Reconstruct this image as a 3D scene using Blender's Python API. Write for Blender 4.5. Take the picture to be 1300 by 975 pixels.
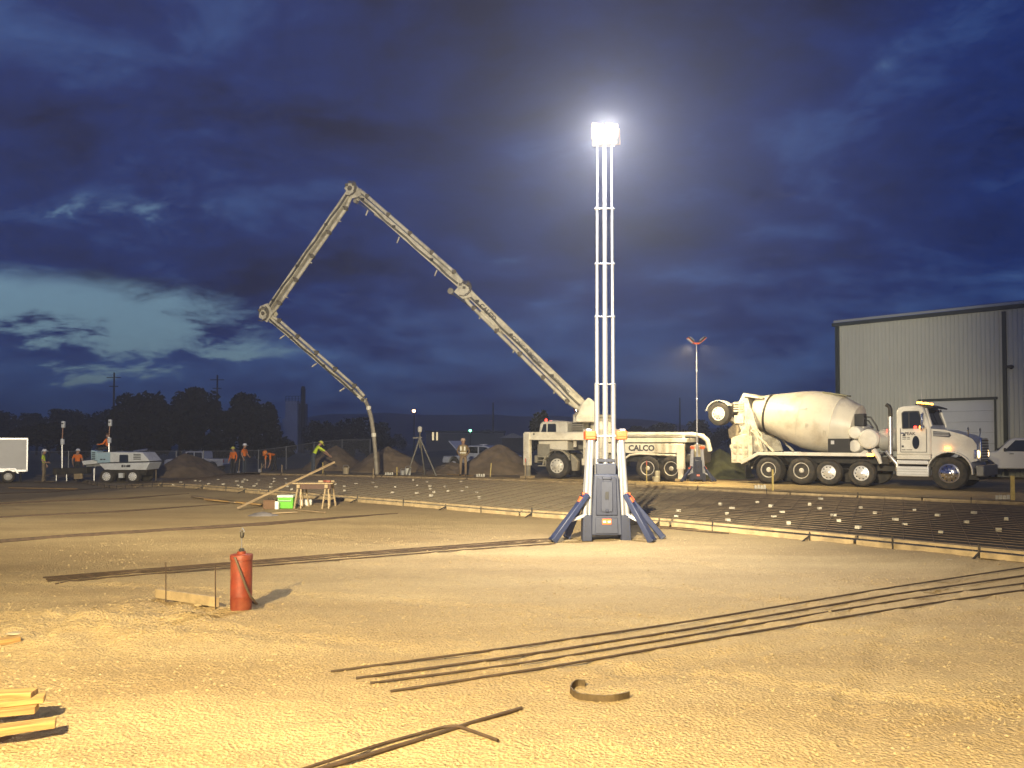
import bpy, bmesh, math, random
from mathutils import Vector, Matrix, noise

for o in list(bpy.data.objects):
    bpy.data.objects.remove(o)
S = bpy.context.scene
COL = S.collection
R = math.radians
random.seed(7)

# ------------------------------------------------------------------ camera
PW, PH, F, CH = 1300, 975, 1000.0, 1.7
PITCH = math.atan(.026)
PY = 560 - F * math.tan(PITCH)
cam = bpy.data.cameras.new('camera')
cam.sensor_width = 36
cam.lens = 36 * F / PW
cam.shift_y = (PY - PH / 2) / PW
cam.clip_start = .05
cam.clip_end = 6000
camo = bpy.data.objects.new('camera', cam)
COL.objects.link(camo)
camo.location = (0, 0, CH)
camo.rotation_euler = (math.pi / 2 + PITCH, 0, 0)
S.camera = camo

# ------------------------------------------------------------------ world: dusk sky with broken cloud
W = bpy.data.worlds.new('World')
S.world = W
W.use_nodes = True
nt = W.node_tree
nt.nodes.clear()
def N(t, **k):
    n = nt.nodes.new(t)
    for a, b in k.items():
        setattr(n, a, b)
    return n
def L(a, b):
    nt.links.new(a, b)
def M_(op, a, b=None, c=None, clamp=False):
    n = N('ShaderNodeMath', operation=op, use_clamp=clamp)
    for i, v in enumerate((a, b, c)):
        if v is None:
            continue
        if isinstance(v, (int, float)):
            n.inputs[i].default_value = v
        else:
            L(v, n.inputs[i])
    return n.outputs[0]
SUN_EL, SUN_AZ = R(-1.0), R(-75)
sky = N('ShaderNodeTexSky', sky_type='NISHITA', sun_disc=False)
sky.sun_elevation = SUN_EL
sky.sun_rotation = SUN_AZ
sky.altitude = 1500
SKY_STRENGTH = .15
tc = N('ShaderNodeTexCoord')
sep = N('ShaderNodeSeparateXYZ')
L(tc.outputs['Generated'], sep.inputs[0])
X, Y, Z = sep.outputs
az = M_('ARCTAN2', X, Y)
el = M_('ARCSINE', Z)
den = M_('ADD', M_('MAXIMUM', Z, 0.0), .30)
comb = N('ShaderNodeCombineXYZ')
L(M_('DIVIDE', X, den), comb.inputs[0])
L(M_('DIVIDE', Y, den), comb.inputs[1])
def cloud_noise(scale, detail, rough, dist=0., off=(0, 0, 0), stretch=(1, 1, 1)):
    mp = N('ShaderNodeMapping')
    mp.inputs['Location'].default_value = off
    mp.inputs['Scale'].default_value = stretch
    L(comb.outputs[0], mp.inputs[0])
    n = N('ShaderNodeTexNoise')
    n.inputs['Scale'].default_value = scale
    n.inputs['Detail'].default_value = detail
    n.inputs['Roughness'].default_value = rough
    n.inputs['Distortion'].default_value = dist
    L(mp.outputs[0], n.inputs['Vector'])
    return n.outputs['Fac']
big = cloud_noise(.75, 5, .55, .4, (1.3, .4, 0), (.8, 1.1, 1))
mid = cloud_noise(2.1, 8, .60, .5, (4.1, 2.2, 0), (.85, 1.0, 1))
fine = cloud_noise(7., 7, .62, .3, (2.7, 9.2, 0), (.8, 1.0, 1))
def smooth(v, a, b):
    n = N('ShaderNodeMapRange', interpolation_type='SMOOTHERSTEP')
    L(v, n.inputs['Value'])
    n.inputs['From Min'].default_value = a
    n.inputs['From Max'].default_value = b
    return n.outputs['Result']
# openings in the cloud: (azimuth, elevation, half widths, depth), all in radians
warp = M_('MULTIPLY_ADD', mid, .22, -.11)
warp2 = M_('MULTIPLY_ADD', fine, .07, -.035)
azw = M_('ADD', az, M_('MULTIPLY', warp, 1.6))
elw = M_('ADD', M_('ADD', el, M_('MULTIPLY', warp, .55)), warp2)
gaps = None
for a0, e0, wa, we, amp in ((-.52, .142, .24, .050, 1.0), (-.34, .125, .14, .022, .62), (-.45, .275, .22, .024, .42), (-.26, .385, .07, .022, .42),
                            (.03, .235, .08, .018, .30), (.30, .42, .25, .06, .20), (-.02, .47, .12, .06, .26), (-.40, .42, .12, .03, .24), (1.0, .2, .3, .04, .6), (-1.3, .16, .4, .05, .9)):
    da = M_('DIVIDE', M_('SUBTRACT', azw, a0), wa)
    de = M_('DIVIDE', M_('SUBTRACT', elw, e0), we)
    g = M_('MULTIPLY', M_('EXPONENT', M_('MULTIPLY', M_('ADD', M_('MULTIPLY', da, da), M_('MULTIPLY', de, de)), -.8)), amp)
    gaps = g if gaps is None else M_('MAXIMUM', gaps, g)
torn = M_('ADD', M_('MULTIPLY_ADD', mid, 1.5, -.75), M_('MULTIPLY_ADD', fine, 1.5, -.75))
clear = M_('MULTIPLY', smooth(M_('ADD', gaps, torn), .42, .92), .92)
ramp = N('ShaderNodeValToRGB')
ramp.color_ramp.elements[0].position = .40
ramp.color_ramp.elements[0].color = (.0002, .0030, .036, 1)
ramp.color_ramp.elements[1].position = .64
ramp.color_ramp.elements[1].color = (.050, .120, .330, 1)
e = ramp.color_ramp.elements.new(.5)
e.color = (.0035, .0195, .130, 1)
low = M_('MULTIPLY', M_('SUBTRACT', 1., smooth(el, .02, .22)), .085)
L(M_('ADD', M_('ADD', M_('MULTIPLY', big, .34), M_('ADD', M_('MULTIPLY', mid, .44), M_('MULTIPLY', fine, .22))), low), ramp.inputs[0])
skys = N('ShaderNodeVectorMath', operation='SCALE')
L(sky.outputs[0], skys.inputs[0])
skys.inputs['Scale'].default_value = SKY_STRENGTH
mix = N('ShaderNodeMix', data_type='RGBA')
L(clear, mix.inputs['Factor'])
L(ramp.outputs[0], mix.inputs['A'])
tint = N('ShaderNodeVectorMath', operation='MULTIPLY_ADD')
L(skys.outputs[0], tint.inputs[0])
tint.inputs[1].default_value = (.55, .95, 1.2)
tint.inputs[2].default_value = (.140, .250, .350)
L(tint.outputs[0], mix.inputs['B'])
bg = N('ShaderNodeBackground')
L(mix.outputs['Result'], bg.inputs[0])
bg.inputs[1].default_value = 1.0
wo = N('ShaderNodeOutputWorld')
L(bg.outputs[0], wo.inputs[0])

S.render.engine = 'CYCLES'
S.cycles.use_denoising = True
S.cycles.max_bounces = 6
S.cycles.volume_bounces = 0
S.cycles.transparent_max_bounces = 12
S.cycles.sample_clamp_indirect = 4
S.view_settings.view_transform = 'Standard'
S.view_settings.look = 'None'
S.view_settings.exposure = 0
S.view_settings.gamma = 1

# lamp powers (the lamps themselves are built with their towers)
P_NEAR, P_THROW, P_MAIN, P_FAR = 16500, 50000, 3500, 3600
WARM = (1.0, .80, .43)
PALE = (1.0, .87, .62)
COOL = (.97, .95, .96)
HAZE = .0023

# ------------------------------------------------------------------ photo pixel -> place
def ray(px, py):
    v = (PY - py) / F
    return Vector(((px - 650) / F, math.cos(PITCH) - v * math.sin(PITCH), math.sin(PITCH) + v * math.cos(PITCH)))
def ss(a, b, t):
    u = max(0., min(1., (t - a) / (b - a)))
    return u * u * (3 - 2 * u)
def terr(x, y):                      # broad fall of the ground to the left rear
    k = ss(12, 20, -x)
    return -.55 * k * ss(14, 30, y) - .5 * k * ss(50, 66, y)
def gp(px, py, dz=0.):
    d = ray(px, py)
    t = CH / -d.z
    for i in range(60):
        t = .5 * t + .5 * (CH - terr(d.x * t, d.y * t)) / -d.z
    p = d * t
    return Vector((p.x, p.y, terr(p.x, p.y) + dz))
def at(px, py, dist):                # a point seen at that pixel, at that depth
    d = ray(px, py)
    return Vector((0, 0, CH)) + d * (dist / d.y)
def on_plane(px, py, a, u):
    d = ray(px, py)
    n = Vector((-u[1], u[0], 0))
    t = n.dot(Vector((a[0], a[1], 0))) / n.dot(d)
    return Vector((0, 0, CH)) + d * t

# ------------------------------------------------------------------ materials
def srgb(h):
    h = h.lstrip('#')
    c = [int(h[i:i + 2], 16) / 255 for i in (0, 2, 4)]
    return tuple(v / 12.92 if v < .04045 else ((v + .055) / 1.055) ** 2.4 for v in c)
MATS = {}
def mat(name, col, rough=.6, metal=0., var=.12, scale=5., bump=0., bscale=40., spec=.5, emit=None, es=0., dirt=0., dirtcol=(.16, .12, .07), coat=0.):
    if name in MATS:
        return MATS[name]
    m = bpy.data.materials.new(name)
    m.use_nodes = True
    t = m.node_tree
    b = t.nodes['Principled BSDF']
    tcn = t.nodes.new('ShaderNodeTexCoord')
    nz = t.nodes.new('ShaderNodeTexNoise')
    nz.inputs['Scale'].default_value = scale
    nz.inputs['Detail'].default_value = 6
    nz.inputs['Roughness'].default_value = .6
    t.links.new(tcn.outputs['Object'], nz.inputs['Vector'])
    rp = t.nodes.new('ShaderNodeValToRGB')
    rp.color_ramp.elements[0].position = .3
    rp.color_ramp.elements[1].position = .7
    rp.color_ramp.elements[0].color = (*[c * (1 - var) for c in col], 1)
    rp.color_ramp.elements[1].color = (*[min(1, c * (1 + var)) for c in col], 1)
    t.links.new(nz.outputs['Fac'], rp.inputs[0])
    out = rp.outputs[0]
    if dirt:
        n2 = t.nodes.new('ShaderNodeTexNoise')
        n2.inputs['Scale'].default_value = scale * .55
        n2.inputs['Detail'].default_value = 9
        n2.inputs['Roughness'].default_value = .7
        t.links.new(tcn.outputs['Object'], n2.inputs['Vector'])
        mr = t.nodes.new('ShaderNodeMapRange')
        mr.inputs['From Min'].default_value = .46
        mr.inputs['From Max'].default_value = .68
        mr.inputs['To Max'].default_value = dirt
        t.links.new(n2.outputs['Fac'], mr.inputs['Value'])
        mx = t.nodes.new('ShaderNodeMix')
        mx.data_type = 'RGBA'
        t.links.new(mr.outputs[0], mx.inputs['Factor'])
        t.links.new(out, mx.inputs['A'])
        mx.inputs['B'].default_value = (*dirtcol, 1)
        out = mx.outputs['Result']
    t.links.new(out, b.inputs['Base Color'])
    b.inputs['Roughness'].default_value = rough
    b.inputs['Metallic'].default_value = metal
    b.inputs['Specular IOR Level'].default_value = spec
    b.inputs['Coat Weight'].default_value = coat
    if bump:
        n3 = t.nodes.new('ShaderNodeTexNoise')
        n3.inputs['Scale'].default_value = bscale
        n3.inputs['Detail'].default_value = 6
        t.links.new(tcn.outputs['Object'], n3.inputs['Vector'])
        bm = t.nodes.new('ShaderNodeBump')
        bm.inputs['Strength'].default_value = bump
        bm.inputs['Distance'].default_value = .02
        t.links.new(n3.outputs['Fac'], bm.inputs['Height'])
        t.links.new(bm.outputs[0], b.inputs['Normal'])
    if emit:
        b.inputs['Emission Color'].default_value = (*emit, 1)
        b.inputs['Emission Strength'].default_value = es
    MATS[name] = m
    return m

# ------------------------------------------------------------------ mesh helpers
class MB:
    def __init__(s):
        s.v, s.f, s.m, s.cur = [], [], [], 0
    def add(s, vs, fs):
        b = len(s.v)
        s.v += [tuple(v) for v in vs]
        s.f += [tuple(i + b for i in f) for f in fs]
        s.m += [s.cur] * len(fs)
        return s
    def box(s, c, d, rot=None):
        hx, hy, hz = d[0] / 2, d[1] / 2, d[2] / 2
        vs = [Vector((sx * hx, sy * hy, sz * hz)) for sz in (-1, 1) for sy in (-1, 1) for sx in (-1, 1)]
        if rot is not None:
            vs = [rot @ v for v in vs]
        c = Vector(c)
        return s.add([v + c for v in vs], [(0, 2, 3, 1), (4, 5, 7, 6), (0, 1, 5, 4), (2, 6, 7, 3), (0, 4, 6, 2), (1, 3, 7, 5)])
    def beam(s, p, q, w, h, up=(0, 0, 1), w2=None, h2=None):
        p, q, up = Vector(p), Vector(q), Vector(up)
        t = (q - p).normalized()
        a = t.cross(up)
        if a.length < 1e-4:
            a = t.cross(Vector((1, 0, 0)))
        a.normalize()
        b = a.cross(t)
        w2 = w if w2 is None else w2
        h2 = h if h2 is None else h2
        vs = [p - a * w / 2 - b * h / 2, p + a * w / 2 - b * h / 2, p + a * w / 2 + b * h / 2, p - a * w / 2 + b * h / 2,
              q - a * w2 / 2 - b * h2 / 2, q + a * w2 / 2 - b * h2 / 2, q + a * w2 / 2 + b * h2 / 2, q - a * w2 / 2 + b * h2 / 2]
        return s.add(vs, [(0, 1, 2, 3), (7, 6, 5, 4), (0, 4, 5, 1), (1, 5, 6, 2), (2, 6, 7, 3), (3, 7, 4, 0)])
    def tube(s, pts, r, n=8, closed=False):
        pts = [Vector(p) for p in pts]
        rr = r if isinstance(r, (list, tuple)) else [r] * len(pts)
        vs, fs = [], []
        prev = None
        for i, p in enumerate(pts):
            a = pts[i - 1] if i else p
            b = pts[i + 1] if i < len(pts) - 1 else p
            t = (b - a).normalized()
            if prev is None:
                x = t.cross(Vector((0, 0, 1)))
                if x.length < 1e-3:
                    x = t.cross(Vector((1, 0, 0)))
            else:
                x = prev - t * prev.dot(t)
            x.normalize()
            prev = x
            y = t.cross(x)
            for k in range(n):
                an = 2 * math.pi * k / n
                vs.append(p + (x * math.cos(an) + y * math.sin(an)) * rr[i])
        for i in range(len(pts) - 1):
            for k in range(n):
                k2 = (k + 1) % n
                fs.append((i * n + k, i * n + k2, (i + 1) * n + k2, (i + 1) * n + k))
        fs.append(tuple(range(n - 1, -1, -1)))
        fs.append(tuple((len(pts) - 1) * n + k for k in range(n)))
        return s.add(vs, fs)
    def lathe(s, prof, o, axis, n=24):          # prof: (radius, distance along axis)
        o, ax = Vector(o), Vector(axis).normalized()
        x = ax.cross(Vector((0, 0, 1)))
        if x.length < 1e-3:
            x = Vector((1, 0, 0))
        x.normalize()
        y = ax.cross(x)
        vs, fs = [], []
        for r_, d_ in prof:
            for k in range(n):
                an = 2 * math.pi * k / n
                vs.append(o + ax * d_ + (x * math.cos(an) + y * math.sin(an)) * r_)
        for i in range(len(prof) - 1):
            for k in range(n):
                k2 = (k + 1) % n
                fs.append((i * n + k, i * n + k2, (i + 1) * n + k2, (i + 1) * n + k))
        fs.append(tuple(range(n - 1, -1, -1)))
        fs.append(tuple((len(prof) - 1) * n + k for k in range(n)))
        return s.add(vs, fs)
    def prism(s, poly, a, b, axis='y'):         # polygon in the plane across the axis, pushed from a to b
        def pt(u, w, d):
            return (u, d, w) if axis == 'y' else ((d, u, w) if axis == 'x' else (u, w, d))
        n = len(poly)
        vs = [pt(u, w, a) for u, w in poly] + [pt(u, w, b) for u, w in poly]
        fs = [tuple(range(n)), tuple(range(2 * n - 1, n - 1, -1))]
        fs += [(i, i + n, (i + 1) % n + n, (i + 1) % n) for i in range(n)]
        return s.add(vs, fs)
    def xf(s, M):
        s.v = [tuple(M @ Vector(v)) for v in s.v]
        return s
    def mesh(s, name, mats):
        me = bpy.data.meshes.new(name)
        me.from_pydata(s.v, [], s.f)
        for m in (mats if isinstance(mats, (list, tuple)) else [mats]):
            me.materials.append(m)
        if any(s.m):
            me.polygons.foreach_set('material_index', s.m)
        bm = bmesh.new()
        bm.from_mesh(me)
        bmesh.ops.recalc_face_normals(bm, faces=bm.faces)
        bm.to_mesh(me)
        bm.free()
        return me
    def build(s, name, mats, parent=None, bevel=0., smooth=False, kind=None):
        o = link(s.mesh(name, mats), name, parent)
        fin(o, bevel, smooth)
        if kind:
            o['kind'] = kind
        return o
def fin(o, bevel=0., smooth=False):
    if bevel:
        b = o.modifiers.new('bevel', 'BEVEL')
        b.width = bevel
        b.segments = 2
        b.limit_method = 'ANGLE'
        b.angle_limit = R(40)
    if smooth or bevel:
        me = o.data
        me.polygons.foreach_set('use_smooth', [True] * len(me.polygons))
        me.set_sharp_from_angle(angle=R(38))
def link(me, name, parent=None, M=None):
    o = bpy.data.objects.new(name, me)
    COL.objects.link(o)
    if parent is not None:
        o.parent = parent
    if M is not None:
        o.matrix_local = M
    return o
def tag(o, label, cat, group=None, kind=None):
    o['label'] = label
    o['category'] = cat
    if group:
        o['group'] = group
    if kind:
        o['kind'] = kind
    return o
def thing(name, label, cat, loc=(0, 0, 0), rz=0., group=None, sc=1.):
    o = bpy.data.objects.new(name, None)
    COL.objects.link(o)
    o.location = loc
    o.rotation_euler = (0, 0, rz)
    o.scale = (sc,) * 3
    o.empty_display_size = .2
    return tag(o, label, cat, group)
def struct(o):
    o['kind'] = 'structure'
    return o
def text(body, size, m, parent, M, name='lettering', depth=.004, bold=0.):
    cu = bpy.data.curves.new(name, 'FONT')
    cu.body = body
    cu.size = size
    cu.extrude = depth
    cu.offset = bold
    cu.align_x = 'CENTER'
    cu.align_y = 'CENTER'
    cu.resolution_u = 2
    to = bpy.data.objects.new(name, cu)
    COL.objects.link(to)
    dg = bpy.context.evaluated_depsgraph_get()
    me = bpy.data.meshes.new_from_object(to.evaluated_get(dg))
    bpy.data.objects.remove(to)
    me.materials.clear()
    me.materials.append(m)
    return link(me, name, parent, M)
def frame(o, x, y):                 # matrix with text x and y directions
    x, y = Vector(x).normalized(), Vector(y).normalized()
    z = x.cross(y)
    M = Matrix((x, y, z)).transposed().to_4x4()
    M.translation = Vector(o)
    return M
def spot(name, parent, loc, target, power, col, angle, blend=.6, radius=.15):
    l = bpy.data.lights.new(name, 'SPOT')
    l.energy = power
    l.color = col
    l.spot_size = R(angle)
    l.spot_blend = blend
    l.shadow_soft_size = radius
    o = bpy.data.objects.new(name, l)
    COL.objects.link(o)
    o.parent = parent
    o.location = loc
    o.rotation_euler = (Vector(target) - Vector(loc)).to_track_quat('-Z', 'Y').to_euler()
    return o

white = mat('white_paint', (.72, .70, .64), .42, var=.06, dirt=.35, scale=3)
cream = mat('cream_paint', (.74, .69, .55), .45, var=.08, dirt=.45, scale=2.5)
steel = mat('bare_steel', (.55, .55, .55), .38, .9, var=.15)
alum = mat('aluminium', (.80, .80, .80), .35, .55, var=.05)
dark = mat('dark_steel', (.035, .033, .03), .6, .3, var=.3, dirt=.5)
black = mat('black_plastic', (.018, .018, .02), .5, var=.2)
rubber = mat('tyre_rubber', (.028, .026, .024), .8, var=.25, scale=9, dirt=.7, dirtcol=(.11, .085, .055))
glass = mat('dark_glass', (.015, .018, .022), .08, var=.1, spec=.8)
chrome = mat('chrome', (.75, .75, .75), .15, 1., var=.05)
wood = mat('pine_wood', (.52, .37, .16), .7, var=.25, scale=7, bump=.3, bscale=30)
oldwood = mat('weathered_wood', (.36, .27, .15), .8, var=.3, scale=7, bump=.3, bscale=30, dirt=.4)
rebar_m = mat('rusty_rebar', (.075, .048, .030), .75, .35, var=.4, scale=12)
amber = mat('amber_lamp', (.9, .35, .03), .3, emit=(1, .36, .04), es=14)
redlamp = mat('red_lamp', (.7, .03, .02), .3, emit=(1, .05, .03), es=6)
headlamp = mat('headlamp_glow', (.9, .8, .6), .3, emit=(1, .62, .22), es=10)

# ================================================================== the ground
def ground_material():
    m = bpy.data.materials.new('sandy_gravel')
    m.use_nodes = True
    t = m.node_tree
    b = t.nodes['Principled BSDF']
    geo = t.nodes.new('ShaderNodeNewGeometry')
    def nz(scale, det, rough, w=(1, 1, 1)):
        mp = t.nodes.new('ShaderNodeMapping')
        mp.inputs['Scale'].default_value = w
        t.links.new(geo.outputs['Position'], mp.inputs[0])
        n = t.nodes.new('ShaderNodeTexNoise')
        n.inputs['Scale'].default_value = scale
        n.inputs['Detail'].default_value = det
        n.inputs['Roughness'].default_value = rough
        t.links.new(mp.outputs[0], n.inputs['Vector'])
        return n.outputs['Fac']
    def ramp(v, a, b_, p=.35, q=.65):
        r = t.nodes.new('ShaderNodeValToRGB')
        r.color_ramp.elements[0].position = p
        r.color_ramp.elements[1].position = q
        r.color_ramp.elements[0].color = (*a, 1)
        r.color_ramp.elements[1].color = (*b_, 1)
        t.links.new(v, r.inputs[0])
        return r.outputs[0]
    def mixc(f, a, c, mode='MIX'):
        x = t.nodes.new('ShaderNodeMix')
        x.data_type = 'RGBA'
        x.blend_type = mode
        if isinstance(f, float):
            x.inputs['Factor'].default_value = f
        else:
            t.links.new(f, x.inputs['Factor'])
        t.links.new(a, x.inputs['A'])
        t.links.new(c, x.inputs['B'])
        return x.outputs['Result']
    patch = ramp(nz(.28, 5, .6, (.6, 1.4, 1)), (.31, .222, .115), (.50, .385, .205), .36, .62)
    track = ramp(nz(.9, 4, .5, (.25, 1.6, 1)), (.34, .25, .13), (.50, .385, .21))
    c1 = mixc(.4, patch, track)
    grain = ramp(nz(26, 8, .75), (.55, .53, .50), (1.0, .99, .95), .30, .62)
    c2 = mixc(.6, c1, grain, 'MULTIPLY')
    peb = t.nodes.new('ShaderNodeTexVoronoi')
    peb.inputs['Scale'].default_value = 42
    t.links.new(geo.outputs['Position'], peb.inputs['Vector'])
    sepc = t.nodes.new('ShaderNodeSeparateColor')
    t.links.new(peb.outputs['Color'], sepc.inputs[0])
    pc = ramp(sepc.outputs[0], (.72, .68, .60), (1.0, .98, .92), .1, .8)
    c3 = mixc(.35, c2, pc, 'MULTIPLY')
    t.links.new(c3, b.inputs['Base Color'])
    b.inputs['Roughness'].default_value = .92
    b.inputs['Specular IOR Level'].default_value = .2
    add = t.nodes.new('ShaderNodeMath')
    add.operation = 'MULTIPLY_ADD'
    t.links.new(nz(9, 9, .72), add.inputs[0])
    add.inputs[1].default_value = 1.6
    t.links.new(peb.outputs['Distance'], add.inputs[2])
    bp = t.nodes.new('ShaderNodeBump')
    bp.inputs['Strength'].default_value = .72
    bp.inputs['Distance'].default_value = .022
    t.links.new(add.outputs[0], bp.inputs['Height'])
    t.links.new(bp.outputs[0], b.inputs['Normal'])
    return m
soil = ground_material()

TRACKS = ((-3.5, 3.0, 9.5, 10.5, .16), (-6, 9.5, 6.5, 6.0, .15), (8.5, 3.5, -4, 14.5, .17), (1.0, 3., 7.5, 12.5, .15))
def rough_z(x, y):
    f = 1 - ss(10, 26, math.hypot(x, y))
    v = .035 * (noise.noise((x * .35, y * .35, 3.1))) * (1 - .6 * ss(12, 20, y))
    if f > 0:
        for (ax, ay, bx, by, w_) in TRACKS:          # shallow tyre ruts with lug marks
            dx, dy = bx - ax, by - ay
            l2 = math.hypot(dx, dy)
            u_ = ((x - ax) * dx + (y - ay) * dy) / l2
            c_ = ((x - ax) * dy - (y - ay) * dx) / l2 + .25 * math.sin(u_ * .35)
            if -.6 < c_ < 2.4 and 0 < u_ < l2:
                for off in (0., 1.75):
                    e_ = abs(c_ - off) / w_
                    if e_ < 1.6:
                        g_ = noise.noise((x * .6, y * .6, 8.)) * .5 + .55
                        v += g_ * (-.026 * math.exp(-e_ ** 4 * 2) + .013 * math.exp(-((e_ - 1.15) / .25) ** 2) + (.009 * math.sin(u_ * 38 + 6 * (c_ - off)) if e_ < .9 else 0))
        v += f * (.020 * noise.noise((x * 1.7, y * 1.7, .3)) + .014 * noise.noise((x * 5.1, y * 5.1, 7.7)) + .007 * noise.noise((x * 13, y * 13, 1.7)))
        h = math.exp(-(((x + 3.6) / 1.3) ** 2 + ((y - 7.3) / .9) ** 2))           # the churned low heap by the red cylinder
        v += f * h * (.09 + .09 * noise.noise((x * 3.3, y * 3.3, 5.)) + .05 * noise.noise((x * 9, y * 9, 2.)))
    return v
def make_ground():
    ys = [-40., -20, -8, -3, 0, 1.5]
    y = 2.5
    while y < 3000:
        ys.append(y)
        y += max(.045, .0052 * y) if y < 60 else .12 * y
    nx = 330
    vs, fs = [], []
    for y in ys:
        w = max(9, abs(y) * .95 + 6) if y < 60 else y * 1.6
        for i in range(nx + 1):
            x = (i / nx * 2 - 1) * w
            vs.append((x, y, terr(x, y) + (rough_z(x, y) if y < 60 else 0)))
    for j in range(len(ys) - 1):
        for i in range(nx):
            a = j * (nx + 1) + i
            fs.append((a, a + 1, a + nx + 2, a + nx + 1))
    me = bpy.data.meshes.new('ground')
    me.from_pydata(vs, [], fs)
    me.materials.append(soil)
    me.polygons.foreach_set('use_smooth', [True] * len(fs))
    return struct(link(me, 'ground'))
make_ground()
def gz(x, y):
    return terr(x, y) + rough_z(x, y)
def on(px, py, dz=0.):
    p = gp(px, py)
    p.z = gz(p.x, p.y) + dz
    return p

def gravel():
    b = MB()
    rnd = random.Random(3)
    base = [(1, 0, 0), (-1, 0, 0), (0, 1, 0), (0, -1, 0), (0, 0, 1), (0, 0, -1)]
    fs = [(0, 2, 4), (2, 1, 4), (1, 3, 4), (3, 0, 4), (2, 0, 5), (1, 2, 5), (3, 1, 5), (0, 3, 5)]
    n = 0
    while n < 18000:
        y = 3.6 + 10.5 * rnd.random() ** 1.5
        x = (rnd.random() * 2 - 1) * (y * .75 + .4)
        k = noise.noise((x * .8, y * 1.1, 4.)) + .5 * noise.noise((x * 3, y * 3, 9.))
        h = math.exp(-(((x + 3.6) / 1.5) ** 2 + ((y - 7.3) / 1.) ** 2))
        if rnd.random() > .22 + .9 * max(0, k) + .5 * h:
            continue
        r = rnd.choice((.004, .0045, .0055, .0065, .008, .012)) * rnd.uniform(.8, 1.3) * (1.2 if h > .3 else 1)
        z = gz(x, y) + r * .1
        b.add([(x + p[0] * r * rnd.uniform(.7, 1.5), y + p[1] * r * rnd.uniform(.7, 1.5), z + p[2] * r * rnd.uniform(.5, .9)) for p in base], fs)
        n += 1
    o = b.build('gravel', mat('loose_gravel', (.37, .285, .155), .95, var=.3, scale=30, spec=.1), kind='stuff')
    return tag(o, 'loose pale gravel scattered over the sandy ground', 'gravel')
gravel()

# ================================================================== slab bed, forms, rebar mat
NEAR_PX = [(96, 610), (200, 618), (350, 629), (500, 641), (660, 655), (860, 669), (1060, 689), (1300, 714)]
FAR_PX = [(40, 604), (190, 604), (330, 604), (480, 607), (660, 612), (820, 620), (960, 628), (1300, 643)]
near_pts = [gp(*p) for p in NEAR_PX]
far_pts = [gp(*p) for p in FAR_PX]
def extend(pts, l):
    d = (pts[-1] - pts[-2]).normalized()
    return pts + [pts[-1] + d * l]
near_pts = extend(near_pts, 5.)
far_pts = extend(far_pts, 5.)
def poly_at(pts, f):                # fraction of the polyline's length
    ls = [(b - a).length for a, b in zip(pts, pts[1:])]
    t = f * sum(ls)
    for (a, b), l in zip(zip(pts, pts[1:]), ls):
        if t <= l:
            return a.lerp(b, t / l)
        t -= l
    return pts[-1].copy()
def slab_pt(f, g, dz=0.):
    p = poly_at(near_pts, f).lerp(poly_at(far_pts, f), g)
    p.z = terr(p.x, p.y) + dz
    return p
def slab_bed():
    nf, ng = 120, 24
    vs = []
    for j in range(ng + 1):
        for i in range(nf + 1):
            p = slab_pt(i / nf, j / ng)
            p.z = max(gz(p.x, p.y), p.z) + .03 + .012 * noise.noise((p.x * 1.3, p.y * 1.3, 2.))
            vs.append(p)
    fs = [(j * (nf + 1) + i, j * (nf + 1) + i + 1, (j + 1) * (nf + 1) + i + 1, (j + 1) * (nf + 1) + i) for j in range(ng) for i in range(nf)]
    me = bpy.data.meshes.new('slab_bed')
    me.from_pydata(vs, [], fs)
    m = bpy.data.materials.new('slab_bed_soil')
    m.use_nodes = True
    t = m.node_tree
    b = t.nodes['Principled BSDF']
    geo = t.nodes.new('ShaderNodeNewGeometry')
    sp = t.nodes.new('ShaderNodeSeparateXYZ')
    t.links.new(geo.outputs['Position'], sp.inputs[0])
    n = t.nodes.new('ShaderNodeTexNoise')
    n.inputs['Scale'].default_value = .5
    n.inputs['Detail'].default_value = 7
    t.links.new(geo.outputs['Position'], n.inputs['Vector'])
    n2 = t.nodes.new('ShaderNodeTexNoise')
    n2.inputs['Scale'].default_value = 14
    n2.inputs['Detail'].default_value = 7
    t.links.new(geo.outputs['Position'], n2.inputs['Vector'])
    k = t.nodes.new('ShaderNodeMath')           # subgrade painted darker towards the right end, which gets no light
    k.operation = 'MULTIPLY_ADD'
    t.links.new(n.outputs['Fac'], k.inputs[0])
    k.inputs[1].default_value = 9
    t.links.new(sp.outputs[0], k.inputs[2])
    mr = t.nodes.new('ShaderNodeMapRange')
    mr.inputs['From Min'].default_value = 5.5
    mr.inputs['From Max'].default_value = 10.5
    t.links.new(k.outputs[0], mr.inputs['Value'])
    mx = t.nodes.new('ShaderNodeMix')
    mx.data_type = 'RGBA'
    t.links.new(mr.outputs[0], mx.inputs['Factor'])
    mx.inputs['A'].default_value = (.50, .41, .23, 1)
    mx.inputs['B'].default_value = (.058, .046, .030, 1)
    m2 = t.nodes.new('ShaderNodeMix')
    m2.data_type = 'RGBA'
    m2.blend_type = 'OVERLAY'
    m2.inputs['Factor'].default_value = .6
    t.links.new(mx.outputs['Result'], m2.inputs['A'])
    t.links.new(n2.outputs['Fac'], m2.inputs['B'])
    t.links.new(m2.outputs['Result'], b.inputs['Base Color'])
    b.inputs['Roughness'].default_value = .85
    bp = t.nodes.new('ShaderNodeBump')
    bp.inputs['Strength'].default_value = .5
    bp.inputs['Distance'].default_value = .03
    t.links.new(n2.outputs['Fac'], bp.inputs['Height'])
    t.links.new(bp.outputs[0], b.inputs['Normal'])
    me.materials.append(m)
    me.polygons.foreach_set('use_smooth', [True] * len(fs))
    return struct(link(me, 'slab_bed'))
slab_bed()
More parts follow.
